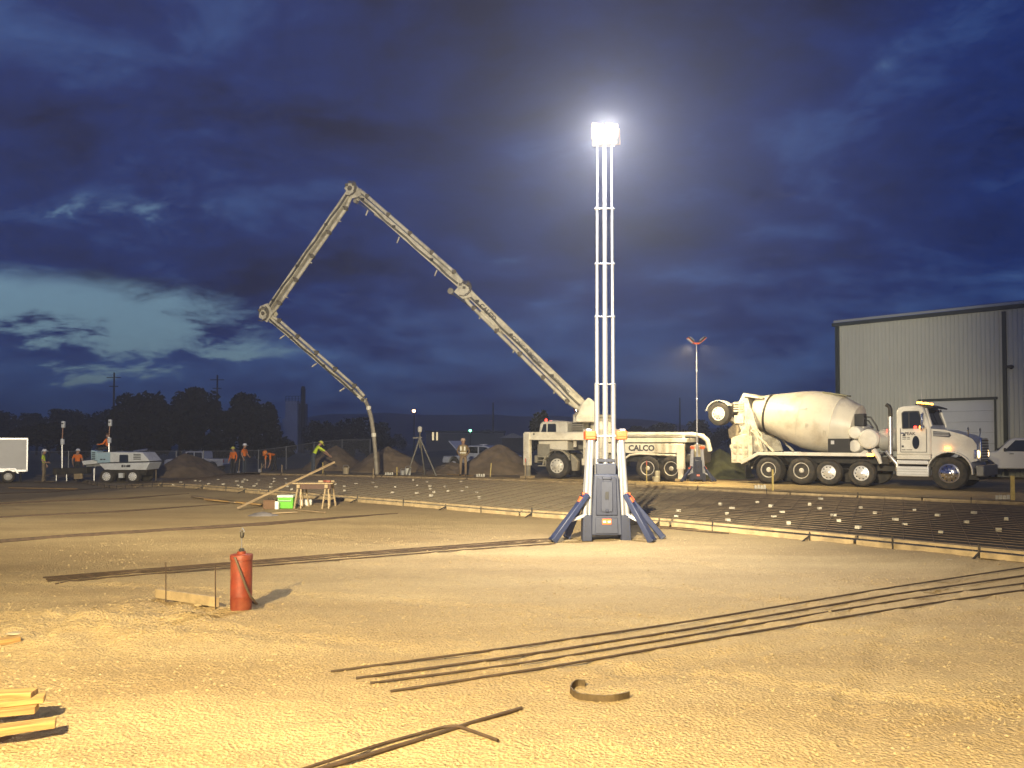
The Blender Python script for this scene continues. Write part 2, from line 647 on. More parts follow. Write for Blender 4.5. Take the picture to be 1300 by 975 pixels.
mat_rebar = mat('light_rust_rebar', (.22, .155, .09), .7, .2, var=.4, scale=8)
def rebar_mat():
    t = thing('rebar_mat', 'wide mat of crossed rebar laid inside the slab forms', 'rebar mat')
    NL, NT = 27, 110
    for i in range(1, NL):
        g = i / NL
        MB().tube([slab_pt(f / 40, g, .075) + Vector((0, 0, random.uniform(-.006, .006))) for f in range(0, 41)], .0055, 4).build('rebar', mat_rebar, t)
    for i in range(1, NT):
        f = i / NT + random.uniform(-.001, .001)
        MB().tube([slab_pt(f, g / 6, .092) + Vector((0, 0, random.uniform(-.008, .008))) for g in range(0, 7)], .0055, 4).build('rebar', mat_rebar, t)
rebar_mat()
BL = [(820 + x / 2.708, 600 + y / 2.708) for x, y in ((112, 140), (105, 160), (278, 152), (282, 174), (296, 134), (256, 118), (384, 113), (430, 127), (468, 145), (440, 163), (490, 187), (563, 120), (597, 136), (645, 157), (663, 178), (601, 100), (738, 130), (788, 148), (858, 172), (730, 203), (890, 192), (923, 140), (1003, 160), (1015, 222), (1102, 185), (1128, 151), (1213, 209), (1240, 173))]
BL += [(270 + x / 3.714, 480 + y / 3.714) for x, y in ((50, 512), (140, 495), (150, 487), (135, 527), (195, 520), (205, 507), (217, 490), (273, 523), (275, 511), (290, 482), (290, 497), (350, 507), (345, 484), (353, 522), (372, 535), (455, 528), (577, 510), (620, 522), (622, 542), (677, 508), (755, 502), (770, 523), (847, 552), (860, 525), (945, 490), (963, 517), (962, 555), (1010, 497), (1025, 520), (1027, 535), (1030, 568), (1042, 548), (1095, 520), (1110, 545), (1170, 497), (1175, 542), (1198, 523), (1245, 550), (1255, 573))]
BL += [(x / 3.94, 460 + y / 3.94) for x, y in ((805, 600), (868, 622), (905, 611), (975, 603), (1000, 603), (1045, 618), (1047, 632), (1090, 595), (1117, 620), (1125, 635), (1185, 605), (1190, 625), (1215, 610), (1207, 638), (1235, 600))]
blk = MB().prism([(-.05, -.045), (.05, -.045), (.044, .045), (-.044, .045)], -.05, .05)
blk_me = blk.mesh('spacer_block', mat('pale_concrete', (.48, .44, .35), .85, var=.25, scale=20))
for ib, (px, py) in enumerate(BL):
    side_, grp_ = (('on the dark right part of the rebar mat', 'spacer blocks on the right part of the mat') if ib < 28 else ('on the middle part of the rebar mat', 'spacer blocks on the middle part of the mat') if ib < 67 else ('on the far left part of the rebar mat', 'spacer blocks on the left part of the mat'))
    p = gp(px, py)
    o = link(blk_me, 'spacer_block')
    o.location = (p.x, p.y, terr(p.x, p.y) + .065 + random.uniform(0, .03))
    o.rotation_euler = (0, 0, random.uniform(0, 3))
    o.scale = (random.uniform(.6, .95), random.uniform(.7, 1.1), random.uniform(.45, .8))
    tag(o, 'small pale concrete spacer block ' + side_, 'concrete block', grp_)

formwood = mat('form_timber', (.40, .30, .16), .8, var=.3, scale=5, bump=.3, bscale=30, dirt=.5)
def form_run(pts, label, h, side, n, step, wood_m, lip=True):
    t = thing('slab_form', label, 'formwork', pts[0])
    t0 = Vector(pts[0])
    def q(f, off=0., dz=0.):
        p = poly_at(pts, f)
        d = poly_at(pts, min(1, f + .01)) - poly_at(pts, max(0, f - .01))
        nrm = Vector((d.y, -d.x, 0)).normalized()
        p = p + nrm * off * side
        p.z = terr(p.x, p.y) + dz
        return p - t0
    for i in range(n):
        a, b = i / n + .0006, (i + 1) / n - .0006
        j = random.uniform(-.012, .012)
        MB().beam(q(a, j, h * .36), q(b, j + random.uniform(-.01, .01), h * .36 + random.uniform(-.006, .006)), .038, h * .72).build('form_board', wood_m, t)
        if lip:                                  # rail along the top, set back with a shadow gap
            MB().beam(q(a, -.085, h * 1.08), q(b, -.085, h * 1.08), .07, .040).build('top_rail', wood_m, t)
    L_ = sum((b - a).length for a, b in zip(pts, pts[1:]))
    k = int(L_ / step)
    for i in range(k):
        f = (i + .5 + random.uniform(-.2, .2)) / k
        MB().tube([q(f, .045, -.1), q(f, .045 + random.uniform(-.01, .03), h + random.uniform(.02, .10))], .013, 6).build('stake', dark, t)
        if i % 2 == 0:
            MB().beam(q(f, .05, h * .7), q(f, .30, .0), .022, .022).build('brace', dark, t)
    return t
form_run(near_pts, 'long line of timber edge forms with black stakes along the near side of the slab', .115, 1, 14, 1.5, formwood)
form_run(far_pts[2:], 'low timber edge form along the far side of the slab by the trucks', .16, 1, 10, 2.6, oldwood, False)

# pale trampled strip behind the far form
def berm():
    nf, ng = 90, 8
    vs = []
    for j in range(ng + 1):
        for i in range(nf + 1):
            f = .28 + .72 * i / nf
            a = poly_at(far_pts, f)
            d = poly_at(far_pts, min(1, f + .01)) - poly_at(far_pts, max(0, f - .01))
            nn = Vector((-d.y, d.x, 0)).normalized()
            u = j / ng
            p = a + nn * (.05 + 5.5 * u)
            p.z = max(terr(p.x, p.y), gz(p.x, p.y)) + .012 + .13 * math.sin(math.pi * min(1, u * 2.2 + .32)) * (1 - ss(.3, 1, u)) + .03 * noise.noise((p.x, p.y, 1.)) * (1 - u)
            vs.append(p)
    fs = [(j * (nf + 1) + i, j * (nf + 1) + i + 1, (j + 1) * (nf + 1) + i + 1, (j + 1) * (nf + 1) + i) for j in range(ng) for i in range(nf)]
    me = bpy.data.meshes.new('path')
    me.from_pydata(vs, [], fs)
    me.materials.append(soil)
    me.polygons.foreach_set('use_smooth', [True] * len(fs))
    struct(link(me, 'path'))
berm()

# ================================================================== far ground: hills, trees, buildings
def hills():
    vs, fs = [], []
    n = 160
    for i in range(n + 1):
        x = -900 + 1800 * i / n
        px = 650 + x / 620 * 1000
        h = 17 + 9 * noise.noise((x * .006, 1., .0)) + 5 * noise.noise((x * .02, 4., .0)) + 8 * math.exp(-((px - 430) / 120) ** 2) + 7 * math.exp(-((px - 620) / 110) ** 2)
        h *= .45 + .55 * ss(100, 380, px) * (1 - .5 * ss(760, 1000, px))
        vs += [(x, 610, -3), (x, 640, h * .62), (x, 690, h), (x, 760, -3)]
    for i in range(n):
        for k in range(3):
            a = i * 4 + k
            fs.append((a, a + 4, a + 5, a + 1))
    me = bpy.data.meshes.new('hills')
    me.from_pydata(vs, [], fs)
    me.materials.append(mat('far_scrub', (.05, .055, .04), .9, var=.3, scale=.05))
    me.polygons.foreach_set('use_smooth', [True] * len(fs))
    struct(link(me, 'hills'))
hills()

bark = mat('bark', (.06, .045, .03), .9, var=.3)
leafm = [mat('leaf_dark', (.012, .017, .008), .8, var=.5, scale=1.2), mat('leaf_olive', (.018, .021, .010), .8, var=.5, scale=1.2)]
def tree(px, top, hw, d, label, seed, group='trees along the far side of the site', n=1500, k=0, ls=1.2):
    rnd = random.Random(seed)
    b = at(px, 560, d)
    gzv = terr(b.x, d)
    zt = at(px, top, d).z
    H = zt - gzv
    rw = hw * d / 1000
    t = thing('broadleaf_tree', label, 'tree', (b.x, d, gzv), group=group)
    tr = MB()
    tr.tube([(0, 0, -.2), (.05 * rw, 0, H * .25), (-.03 * rw, .1, H * .5), (0, 0, H * .8)], [H * .03, H * .024, H * .016, H * .005], 7)
    lobes = []
    nl = 13
    for i in range(nl):
        u = rnd.random()
        zz = H * (.26 + .62 * u)
        rr = rw * (1.02 - .55 * max(0, u - .35)) * rnd.uniform(.35, .85)
        an = rnd.uniform(0, 6.28)
        c = Vector((math.cos(an) * rr, math.sin(an) * rr, zz))
        lobes.append((c, rnd.uniform(.26, .46) * min(rw, H * .6), rnd.uniform(.20, .34) * H * .8))
        tr.tube([(0, 0, H * (.2 + .3 * u)), c * .6 + Vector((0, 0, zz * .3)), c], [H * .012, H * .008, H * .003], 5)
    lobes.append((Vector((rnd.uniform(-.2, .2) * rw, 0, H * .80)), .42 * rw, H * .18))
    tr.build('trunk', bark, t)
    vs, fs = [], []
    for i in range(n):
        c, a, h = lobes[i % len(lobes)]
        v = Vector((rnd.gauss(0, 1), rnd.gauss(0, 1), rnd.gauss(0, 1))).normalized() * rnd.random() ** .33
        p = c + Vector((v.x * a, v.y * a, v.z * h))
        if p.z > H:
            p.z = H - rnd.random() * .4
        s = H * rnd.uniform(.018, .045) * ls
        u1 = Vector((rnd.gauss(0, 1), rnd.gauss(0, 1), rnd.gauss(0, .7))).normalized() * s
        u2 = Vector((rnd.gauss(0, 1), rnd.gauss(0, 1), rnd.gauss(0, .7))).normalized() * s * .7
        q = len(vs)
        vs += [p - u1, p + u2, p + u1, p - u2]
        fs.append((q, q + 1, q + 2, q + 3))
    me = bpy.data.meshes.new('crown')
    me.from_pydata(vs, [], fs)
    me.materials.append(leafm[k])
    link(me, 'crown', t)
TG = 'trees along the far side of the site'
for i, (px, top, hw, d, lab) in enumerate((
        (-20, 520, 30, 150, 'low dark tree at the far left edge behind the trailer'),
        (14, 522, 24, 148, 'low dark tree behind the white trailer'),
        (46, 525, 22, 152, 'low dark tree above the worker in yellow'),
        (78, 520, 24, 149, 'low dark tree behind the left receiver mast'),
        (106, 523, 22, 151, 'low dark tree between the two receiver masts'),
        (132, 520, 20, 150, 'low dark tree just left of the first utility pole'),
        (166, 498, 26, 116, 'tall dark tree just right of the first utility pole'),
        (195, 497, 22, 113, 'tall rounded dark tree right of the white screed machine'),
        (228, 494, 22, 112, 'tall dark tree with ragged top left of the second pole'),
        (258, 494, 24, 115, 'tall dark tree beneath the second utility pole'),
        (305, 500, 24, 113, 'tall dark tree above the two orange workers'),
        (335, 510, 24, 114, 'dark tree sloping down towards the grain tower'),
        (412, 534, 26, 132, 'low round tree right of the grain tower'),
        (446, 530, 30, 130, 'broad low tree behind the hanging hose'),
        (478, 536, 22, 134, 'low tree just right of the hanging hose'),
        (686, 522, 14, 62, 'lone dark tree behind the pump truck cab'),
        (812, 541, 22, 150, 'low tree right of the main light tower mast'),
        (846, 537, 24, 146, 'low tree above the rear of the pump truck'),
        (880, 532, 26, 140, 'dark tree behind the small light tower'),
        (505, 551, 14, 190, 'tiny far bush left of the street lamp'),
        (619, 545, 12, 170, 'small dark tree at the foot of the middle pole'),
        (920, 540, 22, 145, 'dark tree behind the raised spare wheel'))):
    tree(px, top, hw, d, lab, 100 + i, TG, 3200 if hw > 20 else 1400, i % 2)
for i, (px, top, hw, d, lab) in enumerate(((60, 538, 60, 105, 'left hedge of dark scrub behind the chain link fence'), (190, 520, 70, 104, 'middle hedge of dark scrub under the tall trees'), (310, 524, 55, 104, 'right hedge of dark scrub under the tall trees'), (440, 556, 70, 112, 'low scrub behind the dirt heaps'))):
    tree(px, top, hw, d, lab, 300 + i, 'scrub hedges behind the fence', 4200, i % 2, 2.4)

# warehouse on the right ------------------------------------------------------
metal_wall = mat('ribbed_siding', (.50, .52, .47), .5, .1, var=.05, scale=.6)
trim_m = mat('dark_green_trim', (.012, .022, .020), .5, var=.1)
def warehouse():
    A = Vector((17.7, 42.6, 0))
    u = Vector((.72, -.694, 0)).normalized()
    t = thing('warehouse', 'large pale ribbed metal warehouse with dark trim behind the mixer truck', 'building', A, math.atan2(u.y, u.x))
    Lw, Hh, D = 30., 8., 52.
    Mi = Matrix.Translation(A) @ Matrix.Rotation(math.atan2(u.y, u.x), 4, 'Z')
    Mi = Mi.inverted()
    def loc(px, py):
        return Mi @ on_plane(px, py, A, u)
    d0, d1 = loc(1170, 508), loc(1262, 507)
    dx0, dx1, dz = d0.x, d1.x, d1.z
    prof = []
    x = 0.
    while x < Lw:                           # trapezoid ribs
        prof += [(x, 0), (x + .13, 0), (x + .145, -.028), (x + .175, -.028), (x + .19, 0)]
        x += .19
    b = MB()
    for (xa, ya), (xb, yb) in zip(prof, prof[1:]):
        zb = dz if dx0 - .1 < (xa + xb) / 2 < dx1 + .1 else -.1
        b.add([(xa, ya, zb), (xb, yb, zb), (xb, yb, Hh), (xa, ya, Hh)], [(0, 1, 2, 3)])
    b.build('front_wall', metal_wall, t)
    MB().prism([(.05, -.1), (2 * D, -.1), (2 * D, Hh), (D, Hh + D * .155), (.05, Hh)], .0, .12, 'x').build('gable_wall', metal_wall, t)
    r = MB()
    for k in range(2):
        y0, y1, z0, z1 = (-.25, D, Hh + .1, Hh + .1 + D * .155) if k == 0 else (D, 2 * D, Hh + .1 + D * .155, Hh)
        r.add([(-.15, y0, z0), (Lw, y0, z0), (Lw, y1, z1), (-.15, y1, z1), (-.15, y0, z0 + .12), (Lw, y0, z0 + .12), (Lw, y1, z1 + .12), (-.15, y1, z1 + .12)],
              [(0, 1, 2, 3), (4, 7, 6, 5), (0, 4, 5, 1), (1, 5, 6, 2), (2, 6, 7, 3), (3, 7, 4, 0)])
    r.build('roof', mat('grey_roof_metal', (.33, .36, .38), .4, .3, var=.06, scale=.5), t)
    MB().box((Lw / 2, -.15, Hh), (Lw + .5, .2, .17)).build('gutter', trim_m, t)
    MB().box((-.03, -.05, Hh / 2), (.2, .16, Hh)).build('corner_trim', trim_m, t)
    c = loc(1276, 460)
    for xx in (c.x, c.x + 7.7):
        MB().box((xx, -.1, Hh / 2 - .05), (.16, .14, Hh - .25)).build('downspout', trim_m, t)
    dd = MB()
    np_ = 7
    for k in range(np_):
        dd.box(((dx0 + dx1) / 2, .06, dz * (k + .5) / np_), (dx1 - dx0, .06, dz / np_ - .008))
    dd.build('roller_door', mat('pale_blue_door', (.50, .54, .60), .5, var=.04, scale=1), t)
    MB().box(((dx0 + dx1) / 2, -.06, dz + .06), (dx1 - dx0 + .3, .14, .12)).build('door_header', trim_m, t)
    for xx in (dx0 - .05, dx1 + .05):
        MB().box((xx, -.05, dz / 2), (.08, .1, dz)).build('door_jamb', trim_m, t)
    f = loc(1284, 466)
    w = MB().box((f.x, -.32, f.z), (.26, .45, .10)).box((f.x, -.06, f.z), (.12, .14, .2))
    w.build('wall_lamp', black, t, .02)
    v = loc(1299, 368)
    MB().lathe([(.45, 0), (.45, .9), (.7, 1.), (.7, 1.25), (.1, 1.45)], (24.3, 25., Hh + 25 * .155 + .1), (0, 0, 1), 16).build('roof_vent', steel, t)
warehouse()

def box_building(name, label, px0, px1, py_top, d, depth, m, roofm, cat='building', gable=0., wins=()):
    a, b = at(px0, py_top, d), at(px1, py_top, d)
    g = terr(a.x, d)
    w, h = b.x - a.x, a.z - g
    t = thing(name, label, cat, (a.x, d, g))
    MB().box((w / 2, depth / 2, h / 2 - .2), (w, depth, h + .4)).build('wall', m, t)
    if gable:
        MB().prism([(-.4, h), (w + .4, h), (w / 2, h + gable)], -.5, depth + .5).build('roof', roofm, t)
    else:
        MB().box((w / 2, depth / 2, h + .36), (w + .5, depth + .5, .3)).build('roof', roofm, t)
    for (x0, x1, y0, y1, wm) in wins:
        p, q = at(x0, y0, d), at(x1, y1, d)
        f = MB().box(((p.x + q.x) / 2 - a.x, -.04, (p.z + q.z) / 2 - g), (abs(q.x - p.x) + .25, .08, abs(p.z - q.z) + .25)).build('window', black, t)
        MB().box(((p.x + q.x) / 2 - a.x, -.1, (p.z + q.z) / 2 - g), (abs(q.x - p.x), .06, abs(p.z - q.z))).build('pane', wm, f)
    return t
grey_w = mat('far_grey_wall', (.22, .22, .20), .8, var=.1, scale=.3)
roof_w = mat('far_roof', (.38, .40, .43), .5, var=.1, scale=.3)
litwin = mat('lit_window', (.8, .7, .45), .5, emit=(1, .80, .42), es=1.1)
box_building('low_building', 'long low far building with two tall lit windows', 541, 640, 550, 160, 12, grey_w, mat('far_dark_roof', (.10, .12, .12), .7), wins=((548.6, 551, 548.5, 559, litwin), (553.8, 556, 548.5, 559, litwin)))
box_building('shed', 'small far shed with a pale sloping roof behind the dirt heap', 637, 664, 556, 120, 9, mat('far_dark_wall', (.09, .09, .085), .8), roof_w, gable=.75)
litg = mat('green_lamp', (.1, .8, .4), .4, emit=(.25, 1, .55), es=7)
lito = mat('orange_lamp', (.9, .5, .2), .4, emit=(1, .50, .20), es=22)
def street_lamp(px, ytop, d, label, lm, r):
    p = at(px, ytop, d)
    g = terr(p.x, d)
    t = thing('street_lamp', label, 'street lamp', (p.x, d, g))
    h = p.z - g
    MB().tube([(0, .3, -.2), (0, .3, h + .25), (0, 0, h + .3)], [.12, .07, .05], 8).build('pole', dark, t)
    MB().lathe([(r * .3, .2), (r * .9, .15), (r, 0), (r * .8, -r * .7), (r * .2, -r)], (0, 0, h), (0, 0, 1), 12).build('lamp_head', lm, t)
street_lamp(525.5, 521.5, 150, 'far street lamp glowing orange over the low buildings', lito, .30)
street_lamp(597, 546.5, 155, 'far lamp glowing green beside the low building', litg, .28)
def grain_tower():
    d = 178
    a = at(362, 548, d)
    g = terr(a.x, d)
    k = d / 1000
    t = thing('grain_tower', 'pale concrete grain tower with dark lift shaft among the trees', 'tower', (a.x, d, g))
    def Z(py):
        return at(362, py, d).z - g
    cw = mat('tower_concrete', (.78, .78, .78), .85, var=.15, scale=.3)
    MB().box((8 * k, 1.5, Z(509) / 2), (15 * k, 3.6, Z(509))).build('silo_block', cw, t)
    MB().box((19 * k, 2.2, Z(512) / 2), (8 * k, 3., Z(512))).build('lift_block', mat('tower_grey', (.15, .15, .16), .85), t)
    MB().tube([(21 * k, 1, 0), (21 * k, 1, Z(494)), (21 * k, 1, Z(490))], [3 * k, 3 * k, 2 * k], 10).build('lift_shaft', black, t)
    MB().box((3 * k, .5, Z(532) / 2), (12 * k, 2, Z(532))).build('lower_bin', cw, t)
    r = MB()
    for i in range(7):
        x = (1 + i * 4) * k
        r.beam((x, -.3, Z(510)), (x, -.3, Z(503)), .08, .08)
    r.beam((1 * k, -.3, Z(503)), (25 * k, -.3, Z(503)), .08, .08)
    r.beam((1 * k, -.3, Z(506.5)), (25 * k, -.3, Z(506.5)), .06, .06)
    r.build('railing', dark, t)
grain_tower()
def pole(px, ytop, d, label, arm=True):
    p = at(px, ytop, d)
    g = terr(p.x, d)
    t = thing('utility_pole', label, 'utility pole', (p.x, d, g), group='utility poles on the skyline')
    h = p.z - g
    MB().tube([(0, 0, -.3), (0, 0, h)], [.19, .12], 8).build('mast', bark, t)
    if arm:
        for z in (h - .8, h - 2.2):
            MB().box((0, -.1, z), (2.2 if z > h - 1 else 1.4, .1, .12)).build('crossarm', bark, t)
pole(145, 473, 125, 'tall utility pole left of the tall trees')
pole(276, 476, 128, 'utility pole rising behind the tall trees')
pole(626, 511, 165, 'slim utility pole between the boom and the pump truck', False)
pole(863, 505, 170, 'slim utility pole left of the small light tower', False)

def fence():
    a, b = at(20, 560, 60), at(470, 560, 58)
    n = 13
    t = thing('chain_link_fence', 'chain link fence with steel posts behind the workers', 'fence', (a.x, a.y, terr(a.x, a.y)))
    g = mat('galvanised', (.30, .30, .29), .5, .5)
    pts = []
    for i in range(n + 1):
        p = a.lerp(b, i / n)
        p.z = terr(p.x, p.y)
        pts.append(p - Vector(t.location))
    for p in pts:
        MB().tube([p + Vector((0, 0, -.1)), p + Vector((0, 0, 1.85))], .04, 6).build('post', g, t)
    MB().tube([p + Vector((0, 0, 1.8)) for p in pts], .025, 6).build('top_rail', g, t)
    m = bpy.data.materials.new('chain_link_wire')
    m.use_nodes = True
    nt2 = m.node_tree
    bs = nt2.nodes['Principled BSDF']
    bs.inputs['Base Color'].default_value = (.25, .25, .24, 1)
    bs.inputs['Alpha'].default_value = .12
    w = MB()
    for p, q in zip(pts, pts[1:]):
        w.add([p, q, q + Vector((0, 0, 1.8)), p + Vector((0, 0, 1.8))], [(0, 1, 2, 3)])
    w.build('wire_mesh', m, t)
fence()

heap_soil = mat('heap_soil', (.20, .145, .085), .95, var=.35, scale=1.5, bump=.8, bscale=6)
grass_soil = mat('weedy_soil', (.085, .085, .035), .95, var=.4, scale=2.5, bump=.8, bscale=8)
def mound(px, ptop, hw, d, depth, label, m=heap_soil, skew=0., seed=1):
    p = at(px, ptop, d)
    g = terr(p.x, d)
    h = p.z - g
    rx = hw * d / 1000
    o = MB()
    n, k = 80, 32
    vs = [(skew * rx, 0, h)]
    for j in range(1, k + 1):
        u = j / k
        for i in range(n):
            an = 2 * math.pi * i / n
            rr = u * (1 + .12 * noise.noise((math.cos(an) * 1.3, math.sin(an) * 1.3, seed)))
            x, y = math.cos(an) * rr * rx, math.sin(an) * rr * depth
            z = h * (1 - u) ** 1.05 * (1.0 + .15 * u) + h * .3 * u * (1 - u)
            z += .10 * h * noise.noise((x * 1.1, y * 1.1, seed)) * (1 - u * .6) + .05 * noise.noise((x * 3.2, y * 3.2, seed)) + .035 * noise.noise((x * 8, y * 8, seed + .5)) + .02 * noise.noise((x * 18, y * 18, seed))
            vs.append((x + skew * rx * (1 - u), y, z if j < k else -.12))
    fs = [(0, 1 + i, 1 + (i + 1) % n) for i in range(n)]
    for j in range(k - 1):
        for i in range(n):
            i2 = (i + 1) % n
            fs.append((1 + j * n + i, 1 + (j + 1) * n + i, 1 + (j + 1) * n + i2, 1 + j * n + i2))
    o.add(vs, fs)
    ob = o.build('dirt_mound', m, smooth=False)
    ob.data.polygons.foreach_set('use_smooth', [True] * len(ob.data.polygons))
    ob.location = (p.x, d, g)
    return tag(ob, label, 'dirt heap', 'dirt heaps around the site')
mound(238, 576, 48, 50, 3., 'low spoil heap in front of the far white pickup', seed=2)
mound(425, 566, 42, 47, 2.2, 'dirt heap behind the worker in yellow by the table', seed=3)
mound(492, 567, 50, 44, 2.2, 'dirt heap behind the lower end of the concrete hose', seed=4)
mound(628, 564, 58, 41, 2.0, 'largest dirt heap behind the man in the tan vest', seed=5, skew=.1)
mound(575, 587, 40, 40.5, 1.4, 'low shoulder of loose dirt left of the tan vested man', seed=6)
mound(914, 570, 40, 37.5, 2.2, 'weedy dark heap between the small tower and the mixer', grass_soil, seed=8)

# ================================================================== portable light towers
navy = mat('navy_plastic', srgb('#252b40'), .5, var=.12, scale=14)
navy2 = mat('slate_plastic', srgb('#34394b'), .55, var=.12, scale=14)
navyleg = mat('navy_leg_paint', srgb('#262f4d'), .4, var=.1, scale=10)
orange = mat('orange_plastic', srgb('#ea6a33'), .45, var=.08)
silver = mat('silver_tube', (.40, .40, .42), .36, .5, var=.05)
greytube = mat('grey_tube', (.42, .42, .43), .35, .6, var=.06)
led = mat('led_panel', (1, 1, 1), .4, emit=(1, .98, .95), es=40)
ledoff = mat('led_lens', (.5, .5, .5), .2, emit=(1, .9, .75), es=.25)
def light_tower(label, loc, rz=0., sc=1., single=False):
    t = thing('light_tower', label, 'light tower', loc, rz, 'portable light towers', sc)
    # central housing, wider at the foot, with recessed door
    b = MB().prism([(-.27, .10), (.27, .10), (.24, .62), (.205, 1.13), (-.205, 1.13), (-.24, .62)], -.20, .24)
    body = b.build('housing', navy2, t, .02)
    MB().box((0, -.03, 1.22), (.34, .30, .19)).build('mast_collar', navy2, t, .015)
    pf = MB().prism([(-.185, .44), (.185, .44), (.165, 1.08), (-.165, 1.08)], -.235, -.19)
    pf.build('front_panel', navy, t, .012)
    dr = MB().prism([(-.09, .50), (.09, .50), (.10, .56), (.10, .98), (.085, 1.02), (-.085, 1.02), (-.10, .98), (-.10, .56)], -.262, -.225).build('door', navy2, t, .01)
    MB().box((0, -.272, .78), (.055, .02, .125)).build('handle', black, dr)
    MB().box((0, -.262, .525), (.05, .05, .05)).build('latch', navy, dr, .008)
    MB().box((0, -.25, 1.075), (.155, .06, .05)).box((0, -.235, 1.025), (.12, .03, .07)).build('grip', navy2, t, .012)
    MB().prism([(-.20, .13), (.20, .13), (.185, .40), (-.185, .40)], -.222, -.18).build('kick_panel', navy2, t, .012)
    o = MB().box((0, -.229, .335), (.155, .02, .095)).build('badge', orange, t, .004)
    MB().box((-.04, -.242, .335), (.05, .006, .03)).build('badge_mark', alum, o)
    MB().box((.04, -.242, .335), (.05, .006, .03)).build('badge_mark', alum, o)
    for i, s in enumerate((-1, 1)):
        MB().prism([(s * .245, 0), (s * .42, 0), (s * .40, .40), (s * .36, .44), (s * .25, .44)], -.22, -.02).build('foot_case', navy, t, .012)
        MB().prism([(s * .245, .02), (s * .40, .02), (s * .39, .44), (s * .25, .44)], .06, .28).build('foot_case', navy, t, .012)
        for k in range(4):
            MB().tube([(s * .36, -.225, .08 + k * .09), (s * .36, -.21, .08 + k * .09)], .012, 8).build('bolt', black, t)
        # pair of silver telescoping rails, leaning in
        for yy, rr in ((-.13, .042), (.12, .036)):
            MB().tube([(s * .365, yy, .40), (s * .275, yy, 1.76)], rr, 12).build('outer_rail', silver, t, smooth=True)
            MB().tube([(s * .285, yy - .01, .40), (s * .235, yy, 1.76)], rr * .8, 12).build('inner_rail', silver, t, smooth=True)
        cp = MB().box((s * .265, -.03, 1.80), (.185, .38, .15)).build('rail_cap', orange, t, .02)
        MB().box((s * .265, -.225, 1.80), (.165, .02, .05)).build('cap_rib', orange, cp, .006)
        MB().box((s * .29, -.04, 1.893), (.09, .2, .03)).build('cap_cover', alum, cp, .006)
        MB().box((s * .365, -.14, .80), (.085, .13, .05)).build('collar', orange, t, .01)
    # splayed legs
    for (tx, ty, fx, fy) in ((-.33, -.20, -.93, -.36), (.33, -.20, .74, -.42), (.36, .14, 1.02, .12), (-.34, .14, -.66, .12)):
        top, ft = Vector((tx, ty, .80)), Vector((fx, fy, .02))
        d = (ft - top)
        dh = Vector((d.x, d.y, 0)).normalized()
        lg = MB().beam(top, ft, .15, .085, up=dh, w2=.20, h2=.10)
        leg = lg.build('leg', navyleg, t, .012)
        nrm = d.cross(dh.cross(d)).normalized()
        out = dh.cross(d).cross(d).normalized()
        if out.z < 0:
            out = -out
        sd = d.cross(out).normalized()
        for k in (-1, 0, 1):
            MB().beam(top + d * .30 + out * .041 + sd * .045 * k, top + d * .93 + out * .046 + sd * .058 * k, .012, .012, up=out).build('leg_rib', navy2 if k else navyleg, leg)
        MB().beam(top + d * .10 + out * .044, top + d * .20 + out * .044, .075, .02, up=out).build('release_tab', orange, leg, .004)
        MB().beam(top + d * .955, top + d * 1.0, .205, .11, up=dh, w2=.21).build('foot_pad', navy, leg, .01)
        knee = top + d * .56 - out * .03
        MB().beam(knee, (tx * 1.03, ty * .9, .45), .05, .022, up=(0, 1, 0)).build('strut', alum, leg, .004)
    for s in (-1, 1):
        MB().lathe([(.03, -.03), (.10, -.03), (.115, 0), (.10, .03), (.03, .03)], (.30 + .04, .22 + .05 * s, .115), (1, 0, 0), 20).build('wheel', rubber, t, smooth=True)
    # mast
    zt = 6.84 if not single else 7.35
    zs = [.9, 2.68, 3.85, 4.77, 5.73, zt]
    if not single:
        for i in range(5):
            r0 = .040 - .005 * i
            for s in (-1, 1):
                xx = .142 - .004 * i
                MB().tube([(s * xx, -.04, zs[i]), (s * xx, -.04, zs[i + 1])], r0 * (1.35 if i == 0 else 1.15) * .82, 12).build('side_tube', greytube if i < 3 else silver, t, smooth=True)
            MB().tube([(0, -.05, zs[i]), (0, -.05, zs[i + 1])], .047 - .003 * i, 14).build('centre_tube', silver, t, smooth=True)
            if i:
                c = MB().box((0, -.045, zs[i]), (.33 - .01 * i, .05, .018)).build('clamp_bar', greytube, t, .006)
                for xx in (-.142, 0, .142):
                    MB().lathe([(.042 - .003 * i, -.018), (.050 - .003 * i, 0), (.042 - .003 * i, .018)], (xx, -.045, zs[i]), (0, 0, 1), 12).build('clamp_ring', greytube, c)
        MB().box((0, -.10, 1.79), (.36, .03, .03)).build('cross_bar', greytube, t)
        MB().box((0, -.05, 1.37), (.30, .14, .05)).build('lower_clamp', navy, t)
        # lamp head: two panels to the front, two behind
        hb = MB().box((.01, .06, 6.93), (.40, .16, .10)).box((.05, .12, 7.10), (.16, .16, .3)).build('head_bracket', mat('head_casting', (.48, .46, .44), .5, .3), t, .015)
        for i, (xx, yy, an, tilt) in enumerate(((-.115, -.06, 8, -16), (.125, -.06, 8, -16), (.20, .22, 162, -16), (-.06, .25, 196, -16))):
            Mx = Matrix.Translation((xx, yy, 7.09)) @ Matrix.Rotation(R(an), 4, 'Z') @ Matrix.Rotation(R(tilt), 4, 'X') @ Matrix.Rotation(R(4 if i < 2 else 0), 4, 'Y')
            hs = MB().box((0, .05, 0), (.20, .09, .26)).xf(Mx).build('lamp_housing', hb.data.materials[0], t, .02)
            fr = MB()
            for (cx, cz, w, h) in ((0, .118, .215, .034), (0, -.118, .215, .034), (-.094, 0, .032, .22), (.094, 0, .032, .22)):
                fr.box((cx, -.012, cz), (w, .05, h))
